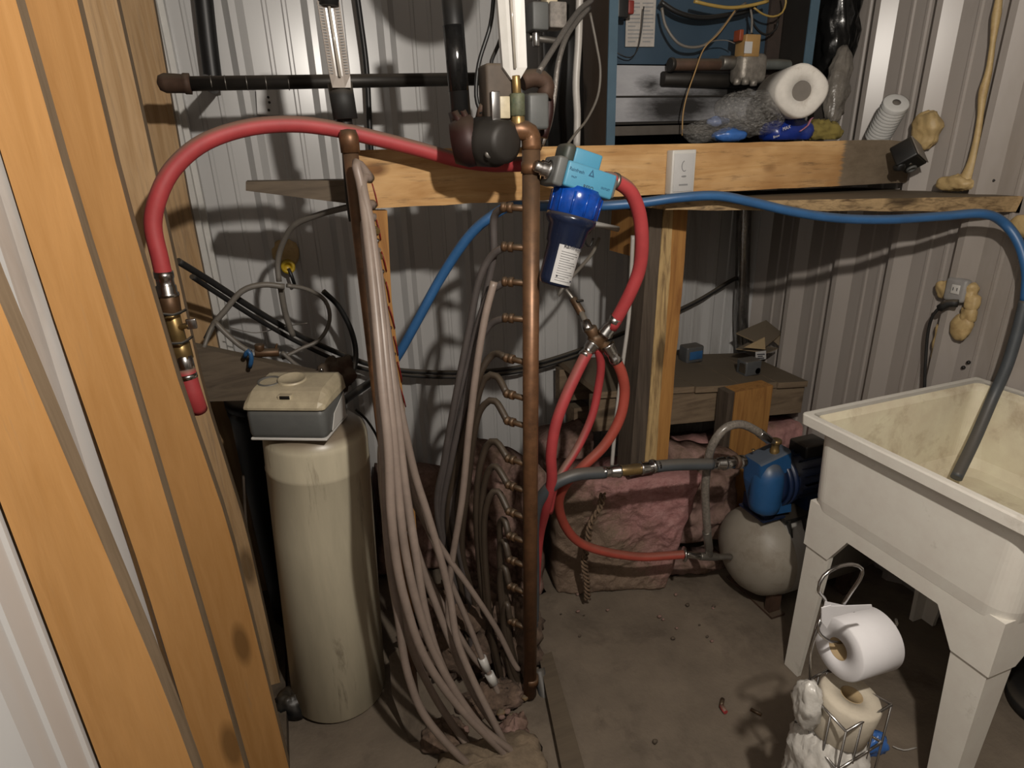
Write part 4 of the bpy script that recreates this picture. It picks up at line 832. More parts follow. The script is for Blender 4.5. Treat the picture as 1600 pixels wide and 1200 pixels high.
def thermo(name, label, p_top, p_bot, wpx_top, wpx_bot, y, m, marks, tip=0.35):
    t = thing(name, PY(p_bot[0], p_bot[1], y), label, 'thermometer')
    a, c_ = PY(*p_top, y), PY(*p_bot, y); r = X_.copy(); u = (a-c_).normalized(); wt, wb = wpx_top, wpx_bot
    b = MB()
    def sec(p, w, d): return [p-r*w, p-r*w*0.35+V((0, d, 0)), p+r*w*0.35+V((0, d, 0)), p+r*w, p+r*w+V((0, 0.012, 0)), p-r*w+V((0, 0.012, 0))]
    secs = [sec(c_, wb*tip, 0.0), sec(c_+u*0.022, wb, 0.006), sec(a, wt, 0.006)]
    vs = [p for s_ in secs for p in s_]; b.add(vs, [(j*6+i, j*6+(i+1) % 6, (j+1)*6+(i+1) % 6, (j+1)*6+i) for j in range(2) for i in range(6)]+[tuple(range(6)), tuple(range(12, 18))])
    b.build('scale_case', m, t)
    MB().tube([c_+u*0.02+V((0, -0.001, 0)), a+V((0, -0.001, 0))], 0.0028, 8, sub=False).build('glass_tube', MATS.get('tube_glass') or mat('tube_glass', (0.5, 0.45, 0.38), 0.15), t)
    if marks:
        b = MB(); L = (a-c_).length; k = int(L/0.0052)
        for i in range(5, k):
            for s_ in (-1, 1): 
                q = c_+u*(i*0.0052)+r*(s_*wt*0.72)+V((0, -0.0006, 0)); h = r*(0.0035)
                b.add([q-h, q+h, q+h+u*0.0016, q-h+u*0.0016], [(0, 1, 2, 3)])
        o = b.build('scale_marks', inkg, t); o['kind'] = 'stuff'
    return t
thermo('thermometer', 'white metal angle thermometer standing above the copper elbow', (795, -60), (806, 124), 0.029, 0.026, 1.30, white, False)
th = thermo('thermometer', 'slim clear thermometer with printed scale above the left end of the beam', (513, 2), (534, 137), 0.0215, 0.0205, 1.43, mat('clear_scale', (0.40, 0.35, 0.31), 0.2), True, 0.9)
MB().lathe(PY(514, 10, 1.437), (PY(512, -25, 1.437)-PY(514, 10, 1.437)), [(0, 0.02), (0.05, 0.02)], 16).build('black_cap', black, th)
ip = tubething('insulated_pipe', 'black foam sleeved pipe below the slim clear thermometer', 'pipe', [PY(531, 130, 1.46), PY(540, 186, 1.46)], 0.0255, blackm, n=18)
tubething('steel_pipe', 'dark pipe dropping behind the red hose to the left end of the beam', 'pipe', path([(537, 180, 1.47), (545, 230, 1.47), (550, 300, 1.47), (556, 345, 1.47)]), 0.016, blackiron, n=16)
mx = thing('zone_valve', PY(835, 205, 1.42), 'brown elbow and grey valve box behind the top of the copper manifold', 'valve')
MB().tube(path([(815, 128, 1.42), (830, 122, 1.42), (846, 124, 1.42), (854, 136, 1.42), (850, 152, 1.42)]), 0.019, 16).build('elbow', rustiron, mx)
cyl(PY(828, 148, 1.40), PY(831, 168, 1.40), 0.013, 0.013, steel, mx, 'silver_neck')
MB().rbox(PY(836, 175, 1.40), (0.05, 0.05, 0.075), None, 0.008).build('valve_box', darkgrey, mx)
MB().tube(path([(856, 145, 1.43), (857, 175, 1.43), (848, 215, 1.43)]), 0.012, 12).build('red_pipe', maroon, mx)
gb = thing('gas_control', PY(855, 50, 1.62), 'grey control box with silver fittings at the top beside the boiler', 'control box')
MB().rbox(PY(838, 28, 1.60), (0.042, 0.06, 0.06), None, 0.004).build('dark_box', darkgrey, gb)
MB().rbox(PY(866, 26, 1.60), (0.045, 0.055, 0.056), None, 0.004).build('grey_box', mat('spotted_grey', (0.30, 0.27, 0.24), 0.7, var=0.4, vs=60), gb)
MB().rbox(PY(858, -2, 1.60), (0.03, 0.04, 0.03), None, 0.004).build('tan_box', headm, gb)
cyl(PY(826, 58, 1.62), PY(884, 66, 1.62), 0.009, 0.007, steel, gb, 'cross_pipe')
cyl(PY(837, 45, 1.60), PY(838, 73, 1.60), 0.009, 0.009, chrome, gb, 'valve_stem')
for i, (lb, pts) in enumerate((('short left grey armoured cable rising from the brown elbow', [(842, 112, 1.40), (862, 80, 1.44), (884, 45, 1.50), (905, 16, 1.58), (925, 0, 1.62)]),
                  ('long grey armoured cable curving down behind the copper elbow to the beam', [(846, 226, 1.50), (858, 195, 1.50), (866, 150, 1.50), (872, 100, 1.51), (884, 60, 1.54), (900, 35, 1.58), (920, 12, 1.62)]))):
    tubething('armoured_cable', lb, 'cable', path(pts), 0.0065, mat('armour_%d' % i, (0.36, 0.33, 0.30), 0.35, 0.6, var=0.2, vs=200, bs=0.5, bsc=300), n=10)
tubething('white_tube', 'white plastic tube standing behind the beam beside the boiler', 'tube', path([(906, -30, 1.62), (904, 60, 1.62), (900, 130, 1.62), (902, 180, 1.62), (901, 230, 1.62)]), 0.0095, whitepipe)
tubething('cable', 'thin grey cord drooping beside the left edge of the boiler', 'cable', path([(922, 20, 1.66), (932, 70, 1.66), (938, 110, 1.66), (934, 150, 1.65), (918, 185, 1.63), (900, 208, 1.60), (885, 228, 1.58)]), 0.0035, greywire)
b = MB(); b.tube([PY(876, -60, 1.86), PY(884, 235, 1.86)], 0.058, 22, sub=False); b.build('black_duct', black, None, label='wide black upright pipe in the shade left of the boiler', cat='pipe')

# ================================================================== BOILER
bo = thing('boiler', (1.29, 1.95, 1.526), 'dusty blue boiler with open front standing on the shelf behind the beam', 'boiler')
bx0, bx1, by0, by1, bz0, bz1 = 0.930, 1.662, 1.74, 2.15, 1.527, 2.42
b = MB(); b.box((bx0, by0+0.002, bz0), (bx0+0.004, by1, bz1)); b.build('left_jacket', mat('brown_stained_jacket', (0.10, 0.07, 0.05), 0.6, 0.2, var=0.35, vs=5, vscale=(1, 1, 0.3)), bo)
b = MB(); b.box((bx0, by0-0.003, bz0), (bx0+0.028, by0+0.001, bz1)); b.build('left_flange', boilerlite, bo)
b = MB(); b.box((bx1-0.034, by0-0.003, bz0), (bx1, by0+0.001, bz1)); b.build('right_flange', boilerlite, bo)
b = MB(); b.box((bx1-0.034, by0+0.002, bz0), (bx1-0.030, by1, bz1)); b.build('right_inner_wall', darkmetal, bo)
b = MB(); b.box((bx0+0.005, by1-0.004, bz0), (bx1-0.035, by1, bz1)); b.build('rear_panel', darkmetal, bo)
yb = 1.86
z1 = PY(1050, 101, yb).z
b = MB(); b.box((bx0+0.006, yb, z1), (bx1-0.09, yb+0.006, bz1)); b.build('blue_panel', boilerblue, bo)
b = MB(); b.box((bx1-0.089, yb-0.01, bz0), (bx1-0.036, yb+0.03, bz1)); b.build('brown_side_panel', mat('dark_brown_panel', (0.05, 0.035, 0.028), 0.6, var=0.3), bo)
za_, zb_, zc_ = PY(1050, 103, yb-0.02).z, PY(1050, 151, yb-0.02).z, PY(1050, 189, yb-0.02).z
b = MB(); b.box((bx0+0.008, yb-0.02, zc_), (bx1-0.095, yb-0.004, za_)); o = b.build('refractory_board', scorched, bo)
b = MB(); b.box((bx0+0.008, yb-0.024, zb_-0.002), (bx1-0.095, yb-0.0205, zb_+0.003)); b.box((bx0+0.008, yb-0.026, zc_-0.008), (bx1-0.095, yb-0.004, zc_-0.001)); b.build('board_seam', darkmetal, bo)
zd = PY(1050, 196, yb-0.03).z; ze = PY(1050, 210, yb-0.03).z
b = MB(); b.box((bx0+0.006, yb-0.05, ze), (bx1-0.095, yb-0.03, zd)); b.build('burner_rail', mat('dull_rail', (0.16, 0.14, 0.12), 0.5, 0.5, var=0.2), bo)
b = MB(); b.box((bx0+0.006, by0+0.03, bz0+0.001), (bx1-0.04, by0+0.05, bz0+0.014)); b.build('base_lip', mat('dusty_lip', (0.15, 0.13, 0.11), 0.7, 0.2), bo)
# gas valve and manifold
gv = thing('gas_valve', PY(1172, 130, 1.76), 'grey cast gas valve with a tan transformer cover across the boiler opening', 'gas valve')
cyl(PY(1050, 101, 1.80), PY(1145, 101, 1.80), 0.017, 0.017, rustiron, gv, 'upper_pipe')
cyl(PY(1046, 101, 1.80), PY(1052, 101, 1.80), 0.020, 0.020, blackiron, gv, 'pipe_end')
b = MB(); b.tube(path([(1190, 101, 1.80), (1222, 101, 1.80), (1240, 106, 1.81), (1246, 125, 1.83)]), 0.016, 16); b.build('elbow_pipe', mat('painted_grey_pipe', (0.13, 0.14, 0.13), 0.5, var=0.2, dust=0.4), gv)
cyl(PY(1034, 123, 1.83), PY(1190, 128, 1.83), 0.021, 0.023, darkmetal, gv, 'burner_manifold')
MB().rbox(PY(1169, 108, 1.775), (0.10, 0.07, 0.085), None, 0.018).build('valve_casting', mat('cast_aluminium', (0.33, 0.30, 0.26), 0.5, 0.5, var=0.35, vs=40, bs=0.6), gv)
b = MB()
for i, (px, py) in enumerate(((1152, 122), (1165, 122), (1178, 124))): b.lathe(PY(px, py, 1.74), (0, 0, -1), [(0, 0.011), (0.018, 0.011), (0.020, 0.006)], 12)
b.build('port_caps', MATS['cast_aluminium'], gv)
MB().rbox(PY(1168, 73, 1.765), (0.056, 0.05, 0.062), None, 0.004).build('tan_cover', tan, gv)
b = MB(); q = PY(1170, 74, 1.737); b.box((q.x-0.014, 1.7385, q.z-0.016), (q.x+0.014, 1.7399, q.z+0.016)); b.build('white_label', paper, gv)
cyl(PY(1126, 98, 1.79), PY(1146, 98, 1.79), 0.020, 0.020, steel, gv, 'pipe_union')
MB().rbox(PY(1154, 56, 1.76), (0.014, 0.03, 0.03), None, 0.002).build('red_wire_block', mat('red_brown_block', (0.3, 0.06, 0.02), 0.5), gv)
# instruction sheet, switch
sh = thing('instruction_sheet', PY(1000, 74, 1.855), 'creased paper instruction sheet stuck inside the boiler', 'paper')
b = MB(); q0, q1, q2, q3 = PY(977, 73, 1.853), PY(1022, 73, 1.853), PY(1027, -40, 1.853), PY(980, -40, 1.853); b.prism([q0, q1, q2, q3], (0, 0.0015, 0)); b.build('sheet', mat('creased_paper', (0.50, 0.46, 0.42), 0.7, var=0.15, vs=20, bs=0.5), sh)
b = MB()
for i in range(11):
    py = 66-i*6.0; L = (19 if i % 4 else 12)
    for x0_, x1_ in ((981, 981+L), (1004, 1004+min(L, 17))): b.prism([PY(x0_, py, 1.8525), PY(x1_, py, 1.8525), PY(x1_, py-2, 1.8525), PY(x0_, py-2, 1.8525)], (0, 0.0004, 0))
o = b.build('printed_lines', inkg, sh); o['kind'] = 'stuff'
rl = thing('limit_switch', PY(972, 30, 1.80), 'black control with a red terminal beside the instruction sheet', 'switch')
MB().rbox(PY(969, 8, 1.81), (0.035, 0.04, 0.07), None, 0.004).build('case', black, rl)
MB().rbox(PY(984, 12, 1.80), (0.02, 0.02, 0.035), None, 0.004).build('red_terminal', mat('dull_red', (0.25, 0.03, 0.02), 0.5), rl)
MB().rbox(PY(964, 6, 1.785), (0.004, 0.006, 0.06), None, 0.001).build('chrome_edge', chrome, rl)
wires = [
 ('sagging black wire bundle across the top of the blue boiler panel', [(1032, 3, 1.82), (1060, 20, 1.81), (1095, 28, 1.81), (1135, 24, 1.81), (1165, 18, 1.81), (1180, 10, 1.81)], 0.0075, black),
 ('brown cord swinging low from the sheet up to the right inside the boiler', [(1034, 12, 1.80), (1040, 40, 1.80), (1058, 66, 1.79), (1080, 74, 1.79), (1105, 68, 1.79), (1130, 42, 1.79), (1150, 16, 1.80), (1165, 5, 1.80)], 0.0042, greywire),
 ('thin tan wire falling across the scorched board to the shelf', [(1150, 14, 1.78), (1125, 50, 1.77), (1100, 76, 1.77), (1085, 115, 1.77), (1073, 150, 1.77), (1067, 180, 1.77), (1066, 212, 1.76)], 0.0022, MATS['tan_plastic']),
 ('yellow wire loop hanging at the top right of the boiler opening', [(1178, 12, 1.78), (1192, 22, 1.78), (1208, 26, 1.78), (1222, 20, 1.78), (1228, 4, 1.78), (1226, -10, 1.78)], 0.0030, mat('yellow_brown_wire', (0.45, 0.30, 0.08), 0.5)),
 ('yellow wire bundle along the top edge of the boiler opening', [(1085, 2, 1.77), (1110, 8, 1.77), (1140, 12, 1.77), (1170, 9, 1.77), (1200, 2, 1.77)], 0.0050, MATS['yellow_brown_wire']),
 ('black wire loop beside the gas valve cover', [(1172, 20, 1.80), (1180, 42, 1.80), (1195, 54, 1.80), (1212, 46, 1.80), (1216, 30, 1.80)], 0.0035, black),
 ('fine black wire loop under the instruction sheet', [(958, 78, 1.84), (970, 86, 1.83), (985, 90, 1.83), (996, 78, 1.83), (1002, 50, 1.83), (1006, 10, 1.83)], 0.0018, black),
 ('grey wire running down to the gas valve cover', [(1172, 10, 1.80), (1175, 30, 1.79), (1174, 52, 1.78)], 0.0035, greywire),
 ('thin light wire branching right to the gas valve', [(1100, 72, 1.78), (1115, 64, 1.78), (1135, 63, 1.78), (1148, 68, 1.77)], 0.0015, greywire)]
for lb, p, r, m in wires: tubething('wire', lb, 'wire', path(p), r, m, 'loose wires inside the boiler', n=8)

# ================================================================== THINGS ON THE BEAM AND SHELF
b = MB(); b.blob(PY(1308, 50, 1.86), (0.13, 0.12, 0.36), 0.14, 2.4, 5, 26, 2.6, amp2=0.12); b.build('rubbish_bag', blackbag, None, label='shiny black plastic bag stuffed between the boiler and the right wall', cat='bag')
ax_ = (PY(1322, 78, 1.70)-PY(1303, 185, 1.66)).normalized(); sd = ax_.cross(Y_).normalized()
b = MB(); b.blob(PY(1309, 133, 1.68), (0.075, 0.06, 0.24), 0.14, 4, 7, 24, 2.2, ax=(sd, sd.cross(ax_), ax_), amp2=0.15); b.build('plastic_bundle', mat('dusty_grey_plastic', (0.20, 0.18, 0.155), 0.3, var=0.3, vs=20, bs=1.0, bsc=30), None, label='narrow dusty grey plastic bundle standing right of the paper towel roll', cat='bundle')
pr = thing('paper_towel_roll', PY(1253, 186, 1.55), 'grubby white paper towel roll with its end facing the camera', 'paper towel')
pc = PY(1253, 142, 1.475); pd = ((pc-CAM).normalized()+V((-0.30, 0.05, -0.06))).normalized()
b = MB(); fa, fb = frame(pd); prof_ = []; nn_ = 44
vs = []; hs = [(0.10, 0.026), (0.0, 0.026), (0.0, 0.062), (0.006, 0.068), (0.22, 0.068), (0.22, 0.02)]
for h, r in hs:
    for k in range(nn_):
        t_ = 2*math.pi*k/nn_; w_ = 1+0.035*math.sin(2*t_+0.6)+0.035*math.cos(4*t_+0.5)+0.015*noise.noise(V((math.cos(t_)*3, math.sin(t_)*3, h*4)))
        if r < 0.03: w_ = 1
        vs.append(pc+pd*h+fa*(r*w_*math.cos(t_))+fb*(r*w_*math.sin(t_)))
b.add(vs, [(i*nn_+(k+1) % nn_, i*nn_+k, (i+1)*nn_+k, (i+1)*nn_+(k+1) % nn_) for i in range(5) for k in range(nn_)], True); b.f.append([5*nn_+k for k in range(nn_)]); b.sm.append(False); b.mi.append(0)
b.build('paper', mat('grubby_paper', (0.74, 0.70, 0.64), 0.9, var=0.1, vs=25, dirt=(0.45, 0.38, 0.30), da=0.2, ds=20), pr)
MB().lathe(pc+pd*0.004, pd, [(0, 0.0258), (0.002, 0.0255), (0.09, 0.025)], 24).build('core', mat('grey_core', (0.17, 0.15, 0.13), 0.9), pr)
pk = thing('towel_package', PY(1225, 222, 1.60), 'blue printed towel package in clear plastic lying under the paper towel roll', 'package')
b = MB(); b.blob(PY(1228, 206, 1.585), (0.165, 0.10, 0.072), 0.10, 3, 3, 22, 2.6, flatbottom=1.5475, amp2=0.05); b.build('printed_wrap', royal, pk)
for tx_, px_, py_, sz_ in (('MAX', 1229, 200, 0.013), ('Brow', 1213, 213, 0.010)):
    rr_ = (PY(px_+20, py_-7, 1.527)-PY(px_, py_, 1.527)).normalized(); text(tx_, sz_, PY(px_, py_, 1.522), rr_, Z_, white, pk, 'printed_word')
b = MB(); b.tube([PY(1250, 205, 1.525), PY(1262, 196, 1.525), PY(1266, 187, 1.53), PY(1270, 184, 1.53)], 0.004, 8, flat=0.3); b.build('pink_swoosh', mat('pale_pink_print', (0.55, 0.22, 0.30), 0.4), pk)
fl = thing('clear_film', PY(1180, 222, 1.60), 'crumpled clear plastic film heaped on the beam left of the paper towel roll', 'plastic film')
b = MB(); b.blob(PY(1178, 176, 1.60), (0.22, 0.13, 0.12), 0.22, 1.0, 15, 34, 2.2, amp2=0.05, flatbottom=1.545); b.build('film_heap', film, fl)
b = MB(); b.blob(PY(1120, 204, 1.62), (0.24, 0.10, 0.06), 0.3, 1.1, 19, 28, 2.0, amp2=0.05, flatbottom=1.545); b.build('film_tail', film, fl)
b = MB(); b.blob(PY(1063, 218, 1.66), (0.20, 0.10, 0.022), 0.3, 3.6, 25, 22, 2.0, amp2=0.25, flatbottom=1.53); b.build('dusty_film', None, None) if False else None
b = MB(); b.blob(PY(1140, 212, 1.585), (0.115, 0.06, 0.036), 0.14, 4, 6, 20, 2.2, flatbottom=1.5465, amp2=0.1); b.build('blue_film', bluecloth, None, label='bright blue crumpled plastic piece on top of the beam', cat='plastic film')
b = MB(); b.blob(PY(1122, 190, 1.63), (0.075, 0.04, 0.026), 0.2, 4, 16, 16, 2.2); b.build('pale_blue_film', mat('pale_blue_film', (0.30, 0.38, 0.62), 0.3), None, label='pale blue plastic flap above the bright blue piece', cat='plastic film')
b = MB(); b.blob(PY(1285, 206, 1.60), (0.14, 0.07, 0.062), 0.2, 4, 8, 22, 2.2, flatbottom=1.545, amp2=0.2); b.build('rag', yellowrag, None, label='olive yellow rag bunched on the beam right of the towel package', cat='rag')
fc = thing('filter_cartridge', PY(1372, 222, 1.575), 'white ribbed filter cartridge leaning against the right wall on the beam', 'filter cartridge')
f0, f1 = PY(1370, 216, 1.66), PY(1401, 160, 1.57); L = (f1-f0).length; pf = [(0, 0.034)]
k = 11
for i in range(k):
    h = L*0.03+i*L*0.92/k; pf += [(h, 0.0365), (h+L*0.045, 0.040), (h+L*0.075, 0.0365)]
pf += [(L*0.985, 0.039), (L, 0.035), (L, 0.012)]
MB().lathe(f0, f1-f0, pf, 30).build('wound_body', mat('white_string', (0.78, 0.77, 0.74), 0.7, var=0.06), fc)
MB().lathe(f1, f1-f0, [(0.0002, 0.0125), (0.001, 0.0125), (0.001, 0.001)], 18).build('core_hole', MATS['grey_core'], fc)
# black box at the end of the beam
bb = thing('transformer_box', PY(1445, 296, 1.40), 'black box with grey side tipped over at the right end of the beam', 'box')
yy = 1.40; C0 = PY(1434, 240, yy); u_ = (PY(1461, 277, yy)-C0).normalized(); v_ = (PY(1405, 265, yy)-C0); v_ = (v_-u_*v_.dot(u_)).normalized(); w_ = V((0.10, 0.62, 0.77)).normalized(); u_ = (u_-w_*u_.dot(w_)).normalized(); v_ = w_.cross(u_); v_ = v_ if v_.x < 0 else -v_
cc = C0+u_*0.040+v_*0.030+w_*0.030
MB().rbox(cc, (0.084, 0.062, 0.066), (u_, v_, w_), 0.006).build('case', black, bb)
MB().rbox(cc-v_*0.032, (0.082, 0.003, 0.064), (u_, v_, w_), 0.001).build('grey_side', mat('warm_grey_plastic', (0.26, 0.225, 0.19), 0.5), bb)
MB().rbox(cc-w_*0.0355-u_*0.012+v_*0.0, (0.011, 0.006, 0.002), (u_, v_, w_), 0.0005).build('silver_tag', chrome, bb)
MB().lathe(cc-w_*0.034+u_*0.018+v_*0.008, -w_, [(0, 0.015), (0.006, 0.014), (0.006, 0.009), (0.002, 0.008), (0.002, 0.001)], 20).build('socket', darkgrey, bb)
MB().blob(cc-w_*0.03-u_*0.020+v_*0.026, (0.03, 0.03, 0.03), 0.2, 4, 3, 10).build('knob', black, bb)
# thermostat
ts = thing('thermostat', PY(1065, 304, 1.505), 'white thermostat with a dial screwed to the front of the beam', 'thermostat')
q0 = PY(1047, 304, 1.50); q1 = PY(1083, 303, 1.50); q2 = PY(1089, 234, 1.50); q3 = PY(1053, 234, 1.50)
cx_ = (q0.x+q1.x+q2.x+q3.x)/4; hw = (q1.x-q0.x)/2; zb, zt = (q0.z+q1.z)/2, (q2.z+q3.z)/2
b = MB(); b.rbox((cx_, 1.515, (zb+zt)/2), (hw*2, 0.03, zt-zb), None, 0.003); b.build('case', white, ts)
b = MB(); b.rbox((cx_, 1.4995, (zb+zt)/2-0.001), (hw*1.7, 0.003, (zt-zb)*0.86), None, 0.001); b.build('face_plate', paper, ts)
b = MB()
arc = [(cx_+0.008*math.cos(a), 1.4975, zb+(zt-zb)*0.64+0.013*math.sin(a)) for a in [math.radians(100+i*17) for i in range(13)]]
b.tube(arc, 0.0011, 6); b.build('dial_mark', inkg, ts)
b = MB(); b.blob((cx_, 1.4975, zb+(zt-zb)*0.41), (0.016, 0.002, 0.005), 0, 1, 1, 8, 2); b.build('logo_oval', inkg, ts)
b = MB(); b.box((cx_-0.014, 1.4972, zb+(zt-zb)*0.2), (cx_+0.014, 1.4979, zb+(zt-zb)*0.235)); b.build('vent_slot', inkg, ts)

# ================================================================== WATER FILTER
wf = thing('water_filter', PY(905, 290, 1.26), 'blue and navy water filter housing with a sky-blue head hanging beside the copper manifold', 'water filter')
fy = 1.265
ftop = PY(904, 298, fy); fbot = PY(865, 446, fy-0.01); fd = (fbot-ftop).normalized(); L = (fbot-ftop).length
hr = (X_-fd*X_.dot(fd)).normalized(); hu = -fd; hn = hr.cross(hu)   # hn points to the camera side or away
if hn.y > 0: hn = -hn
MB().lathe(ftop, fd, [(-0.006, 0.030), (-0.004, 0.050), (0.010, 0.056), (0.055, 0.0545), (0.058, 0.048)], 36).build('collar', bluecap, wf)
b = MB()
for a in range(12):
    t_ = a*math.pi/6; dd = hr*math.cos(t_)+hn*math.sin(t_); p = ftop+fd*0.008+dd*0.0555; b.tube([p, p+fd*0.045-dd*0.0012], 0.0028, 6, sub=False)
b.build('collar_ribs', bluecap, wf)
MB().lathe(ftop, fd, [(0.056, 0.040), (0.056, 0.0555), (0.066, 0.056), (0.074, 0.052), (0.080, 0.046), (0.115, 0.0415), (0.120, 0.0385), (L*0.93, 0.0365), (L*0.985, 0.034), (L, 0.026), (L+0.001, 0.004)], 36).build('sump', navy, wf)
hd_c = ftop-fd*0.022
MB().rbox(hd_c+hr*0.002, (0.118, 0.085, 0.052), (hr, hn, hu), 0.005).build('head', cyan, wf)
MB().rbox(hd_c+hr*-0.068, (0.024, 0.078, 0.060), (hr, hn, hu), 0.006).build('left_port', darkgrey, wf)
MB().rbox(hd_c+hu*0.043+hr*-0.003-hn*0.014, (0.066, 0.055, 0.034), (hr, hn, hu), 0.004).build('raised_block', cyan, wf)
MB().rbox(hd_c+hu*0.043-hr*0.046-hn*0.014, (0.028, 0.058, 0.042), (hr, hn, hu), 0.010).build('green_grey_knob', mat('green_grey', (0.05, 0.06, 0.05), 0.5, dust=0.4), wf)
MB().rbox(hd_c+hr*0.066, (0.012, 0.06, 0.040), (hr, hn, hu), 0.004).build('right_port', darkgrey, wf)
pl0 = hd_c-hr*0.080
MB().lathe(pl0, -hr, [(-0.006, 0.012), (0, 0.021), (0.006, 0.021), (0.007, 0.016), (0.018, 0.016), (0.019, 0.012), (0.030, 0.012), (0.034, 0.009)], 20).build('chrome_inlet', chrome, wf)
fn = hd_c+hn*0.0428
text('Rainfresh', 0.0095, fn-hr*0.035+hu*0.010, hr, hu, inkb, wf)
text('INLET', 0.005, fn-hr*0.038-hu*0.004, hr, hu, inkb, wf)
text('OUTLET', 0.006, fn+hr*0.040-hu*0.008, hr, hu, inkb, wf)
text('RESO', 0.0105, fn+hr*0.0-hu*0.016, hr, hu, ink, wf)
b = MB(); a0 = fn+hu*0.012+hn*0.0003; b.add([a0+hu*0.010, a0-hr*0.007-hu*0.005, a0+hr*0.007-hu*0.005, a0+hu*0.005, a0-hr*0.003-hu*0.0025, a0+hr*0.003-hu*0.0025], [(0, 1, 4, 3), (1, 2, 5, 4), (2, 0, 3, 5)]); b.build('triangle_logo', inkb, wf)
# label wrapped on the sump
b = MB(); vs = []; la0, la1 = L*0.53, L*0.965
for j in range(2):
    for k in range(13):
        t_ = math.radians(-46+92*k/12)+0.10; r_l = 0.0389-0.0022*j
        vs.append(ftop+fd*(la0+(la1-la0)*j)+hr*(r_l*math.sin(t_))+hn*(r_l*math.cos(t_)))
b.add(vs, [(k, k+1, 13+k+1, 13+k) for k in range(12)], True); lab = b.build('label', paper, wf)
def onlabel(s_, h): 
    t_ = s_+0.10; r_l = 0.0393-0.0022*(h-la0)/(la1-la0); return ftop+fd*h+hr*(r_l*math.sin(t_))+hn*(r_l*math.cos(t_)), (hr*math.cos(t_)-hn*math.sin(t_))
p_, r0_ = onlabel(0.0, la0+0.010); text('Rainfresh', 0.0115, p_+hn*0.001, hr, hu, ink, wf)
b = MB()
for i in range(13):
    h = la0+0.022+i*0.0052; wd = (0.50, 0.55, 0.42, 0.3)[i % 4]
    for s0 in (-0.58,):
        pts = [onlabel(s0+(wd*2.0)*k/8, h)[0] for k in range(9)]; b.tube(pts, 0.0007, 5, sub=False)
o = b.build('printed_lines', inkg, lab); o['kind'] = 'stuff'
for s_, h in ((-0.5, la1-0.016), (0.55, la1-0.010)):
    MB().lathe(onlabel(s_, h)[0], hn, [(0, 0.0022), (0.0006, 0.0022)], 8).build('printed_dot', ink, lab)

# ================================================================== BLUE HOSE, CABLES, SMALL TUBES
pts = path([(604, 578, 1.60), (622, 555, 1.58), (650, 505, 1.56), (690, 432, 1.54), (732, 370, 1.50), (768, 338, 1.47), (800, 322, 1.465), (850, 322, 1.47), (930, 322, 1.49), (1000, 317, 1.455), (1060, 309, 1.42), (1120, 306, 1.395), (1175, 316, 1.375), (1240, 331, 1.35), (1310, 341, 1.32), (1390, 343, 1.28), (1470, 338, 1.235), (1535, 334, 1.185)])
pts += [PX(1568, 348, 1.86), PX(1592, 380, 1.88), PX(1604, 425, 1.885), PX(1602, 470, 1.885), PX(1588, 525, 1.875), PX(1572, 575, 1.86), PX(1551, 622, 1.835), PX(1524, 685, 1.76), PX(1494, 747, 1.66)]
i_cut = 22
tubething('blue_hose', 'long blue hose running along the beam and under the shelf plank', 'hose', pts[:i_cut], 0.0125, bluehose, n=14)
tubething('drain_hose', 'dark blue-grey hose hanging down into the laundry tub', 'hose', pts[i_cut-1:], 0.0150, greyhose, n=14)
bc = [(278, 408, 1.72), (330, 440, 1.80), (400, 485, 1.90), (470, 525, 1.99), (540, 556, 2.05), (600, 575, 2.08), (680, 582, 2.10), (760, 580, 2.12), (830, 570, 2.13), (900, 549, 2.13), (960, 526, 2.13), (1030, 498, 2.14), (1090, 470, 2.14), (1140, 440, 2.14), (1170, 425, 2.14)]
tubething('cable', 'thick black cable sagging across the back wall to the taped corner pipe', 'cable', path(bc), 0.0088, blackm)
tubething('cable', 'second black cable sagging just below the thick one at the left', 'cable', path([(300, 432, 1.74)]+[(a, c_+12 if a < 560 else c_+7, d_) for a, c_, d_ in bc[1:8]]+[(830, 577, 2.12), (900, 556, 2.12), (950, 535, 2.12)]), 0.0070, blackm)
tubething('pipe', 'thin black pipe sloping under the sagging cables behind the softener head', 'pipe', path([(535, 628, 1.75), (560, 610, 1.85), (590, 590, 1.95), (606, 578, 2.0)]), 0.0125, black)
tubething('white_tube', 'thin white tube hanging behind the red hoses down to the check valve', 'tube', path([(989, 368, 1.62), (986, 430, 1.62), (982, 500, 1.62), (970, 590, 1.60), (962, 660, 1.58), (956, 728, 1.56)]), 0.0062, whitepipe)
b = MB(); b.tube(path([(911, 346, 1.70), (966, 358, 1.70)]), 0.009, 10, sub=False); b.build('white_tube', whitepipe, None, label='short white tube under the beam right of the water filter', cat='tube')
tubething('grey_tube', 'thin grey tube curving under the beam from the hook to the small valve', 'tube', path([(936, 372, 1.62), (926, 395, 1.60), (905, 420, 1.57), (885, 442, 1.55), (872, 462, 1.55)]), 0.0052, greywire)
tubething('hook', 'small black hook hanging under the beam right of the water filter', 'hook', path([(924, 360, 1.60), (917, 368, 1.59), (915, 380, 1.59), (922, 385, 1.59), (927, 372, 1.59)]), 0.0028, black)
sv = thing('small_valve', PY(905, 480, 1.46), 'slim brass valve hanging above the brass cross on a thin grey tube', 'valve')
cyl(PY(884, 452, 1.50), PY(896, 468, 1.48), 0.006, 0.007, steel, sv, 'top_stem')
cyl(PY(895, 466, 1.48), PY(909, 490, 1.45), 0.0105, 0.0115, brassd, sv, 'valve_body', 8)
cyl(PY(908, 488, 1.45), PY(916, 505, 1.42), 0.008, 0.008, greywire, sv, 'lower_stem')
cyl(PY(914, 502, 1.42), PY(920, 516, 1.40), 0.0135, 0.0145, chrome, sv, 'chrome_nut', 8)
